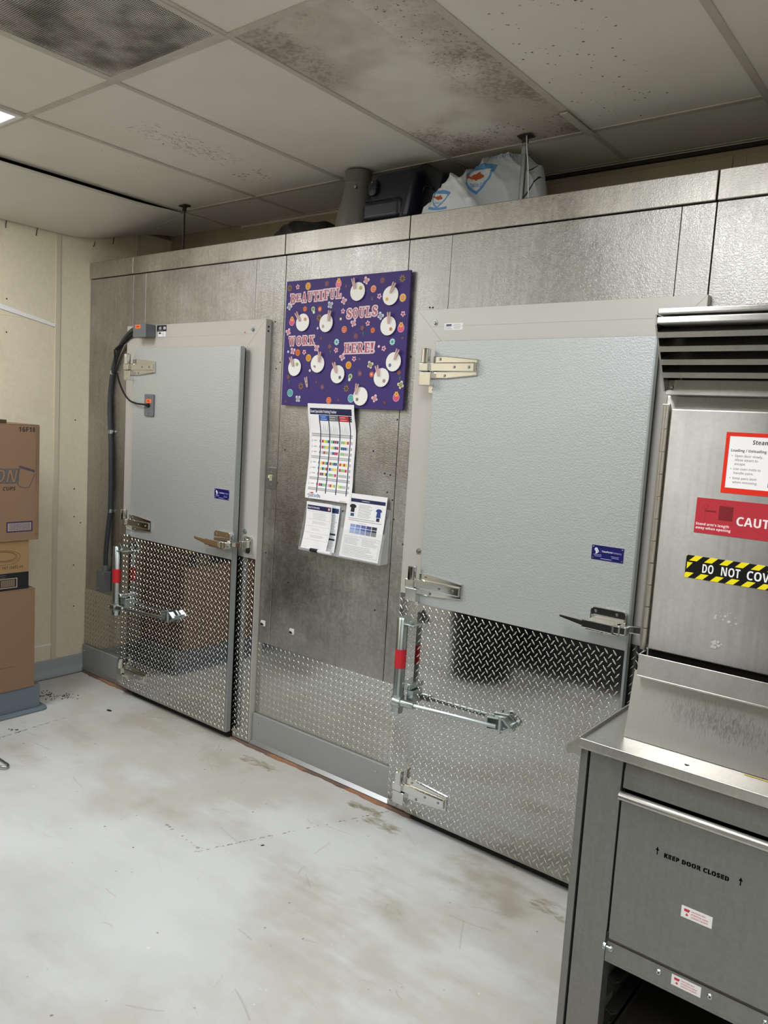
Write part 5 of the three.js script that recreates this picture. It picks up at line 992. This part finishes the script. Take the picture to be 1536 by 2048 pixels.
// ---------------------------------------------------------------- unseen objects added beside and behind the camera to give plate and steel dark reflections
{
  const r = thing('added_rack', 'added unseen dark rack with tubs beside the cartons, for reflections', 'rack', [-3.86, 0, 1.80]);  // invented rack, gives the tread plates something dark to mirror
  for (const x of [-0.42, 0.36]) for (const z of [-0.45, 0.45]) obj('post', cyl([x, 0, z], [x, 1.8, z], 0.014, 0.014, 12), M.satin, r);
  for (const y of [0.2, 0.75, 1.3]) obj('shelf', bx(-0.44, 0.38, y, y + 0.025, -0.47, 0.47), M.black, r);
  const tub = (x, y, z, l, m) => { const t = thing('tub', l, 'tub', [x, y, z]); obj('tub_body', bx(-0.34, 0.34, 0, 0.36, -0.2, 0.2, 0.03), m, t); obj('tub_lid', bx(-0.35, 0.35, 0.36, 0.385, -0.21, 0.21, 0.01), m, t); };  // invented tubs, only for dark and red reflections
  tub(-3.89, 0.2265, 1.56, 'added unseen black tub on the low rack shelf nearest the cartons', M.rubber); tub(-3.89, 0.2265, 2.0, 'added unseen black tub on the low rack shelf farther from the cartons', M.rubber); tub(-3.89, 0.7765, 1.56, 'added unseen black tub on the middle rack shelf nearest the cartons', M.rubber); tub(-3.89, 0.7765, 2.0, 'added unseen dark red tub on the middle rack shelf', std({ color: 0x6a1c1c, roughness: 0.5 }));
  const p = thing('added_counter', 'added unseen dark counter left of the camera, for its reflection', 'counter', [-2.26, 0, 2.75]);  // invented counter, supplies the dark shape mirrored in the right door plate
  obj('counter_body', bx(-0.62, 0.62, 0.1, 0.86, -0.45, 0.45, 0.005), std({ color: 0x2a2b2d, roughness: 0.5 }), p);
  obj('counter_top', bx(-0.66, 0.66, 0.86, 0.9, -0.48, 0.48, 0.006), M.steelFlat, p);
  for (const x of [-0.55, 0.55]) for (const z of [-0.38, 0.38]) obj('leg', cyl([x, 0, z], [x, 0.1, z], 0.025, 0.025, 14), M.steelFlat, p);
  const hc = thing('added_cabinet', 'added unseen tall dark cabinet behind the camera, for its reflection', 'cabinet', [-0.95, 0, 4.75]);  // invented dark block that dims the reflection in the steamer door
  obj('cabinet_shell', bx(-0.6, 0.6, 0.12, 1.95, -0.4, 0.4, 0.01), std({ color: 0x2c2d2f, roughness: 0.45 }), hc); obj('cabinet_door', bx(-0.57, 0.57, 0.18, 1.9, -0.425, -0.402, 0.006), std({ color: 0x37393b, roughness: 0.4 }), hc);
  for (const x of [-0.52, 0.52]) for (const z of [-0.33, 0.33]) obj('caster', cyl([x - 0.02, 0.06, z], [x + 0.02, 0.06, z], 0.06, 0.06, 18), M.rubber, hc);
  const q = thing('added_trash_can', 'added unseen black can in front of the added counter, for its reflection', 'trash can', [-2.58, 0, 2.02]);  // invented can, extends the dark reflection of the counter
  obj('can_body', smooth(mergeGeometries([cyl([0, 0, 0], [0, 0.62, 0], 0.2, 0.24, 28)])), M.rubber, q); obj('can_rim', new THREE.TorusGeometry(0.24, 0.014, 10, 32).rotateX(Math.PI / 2).translate(0, 0.62, 0), M.rubber, q);
}

renderer.render(scene, camera);
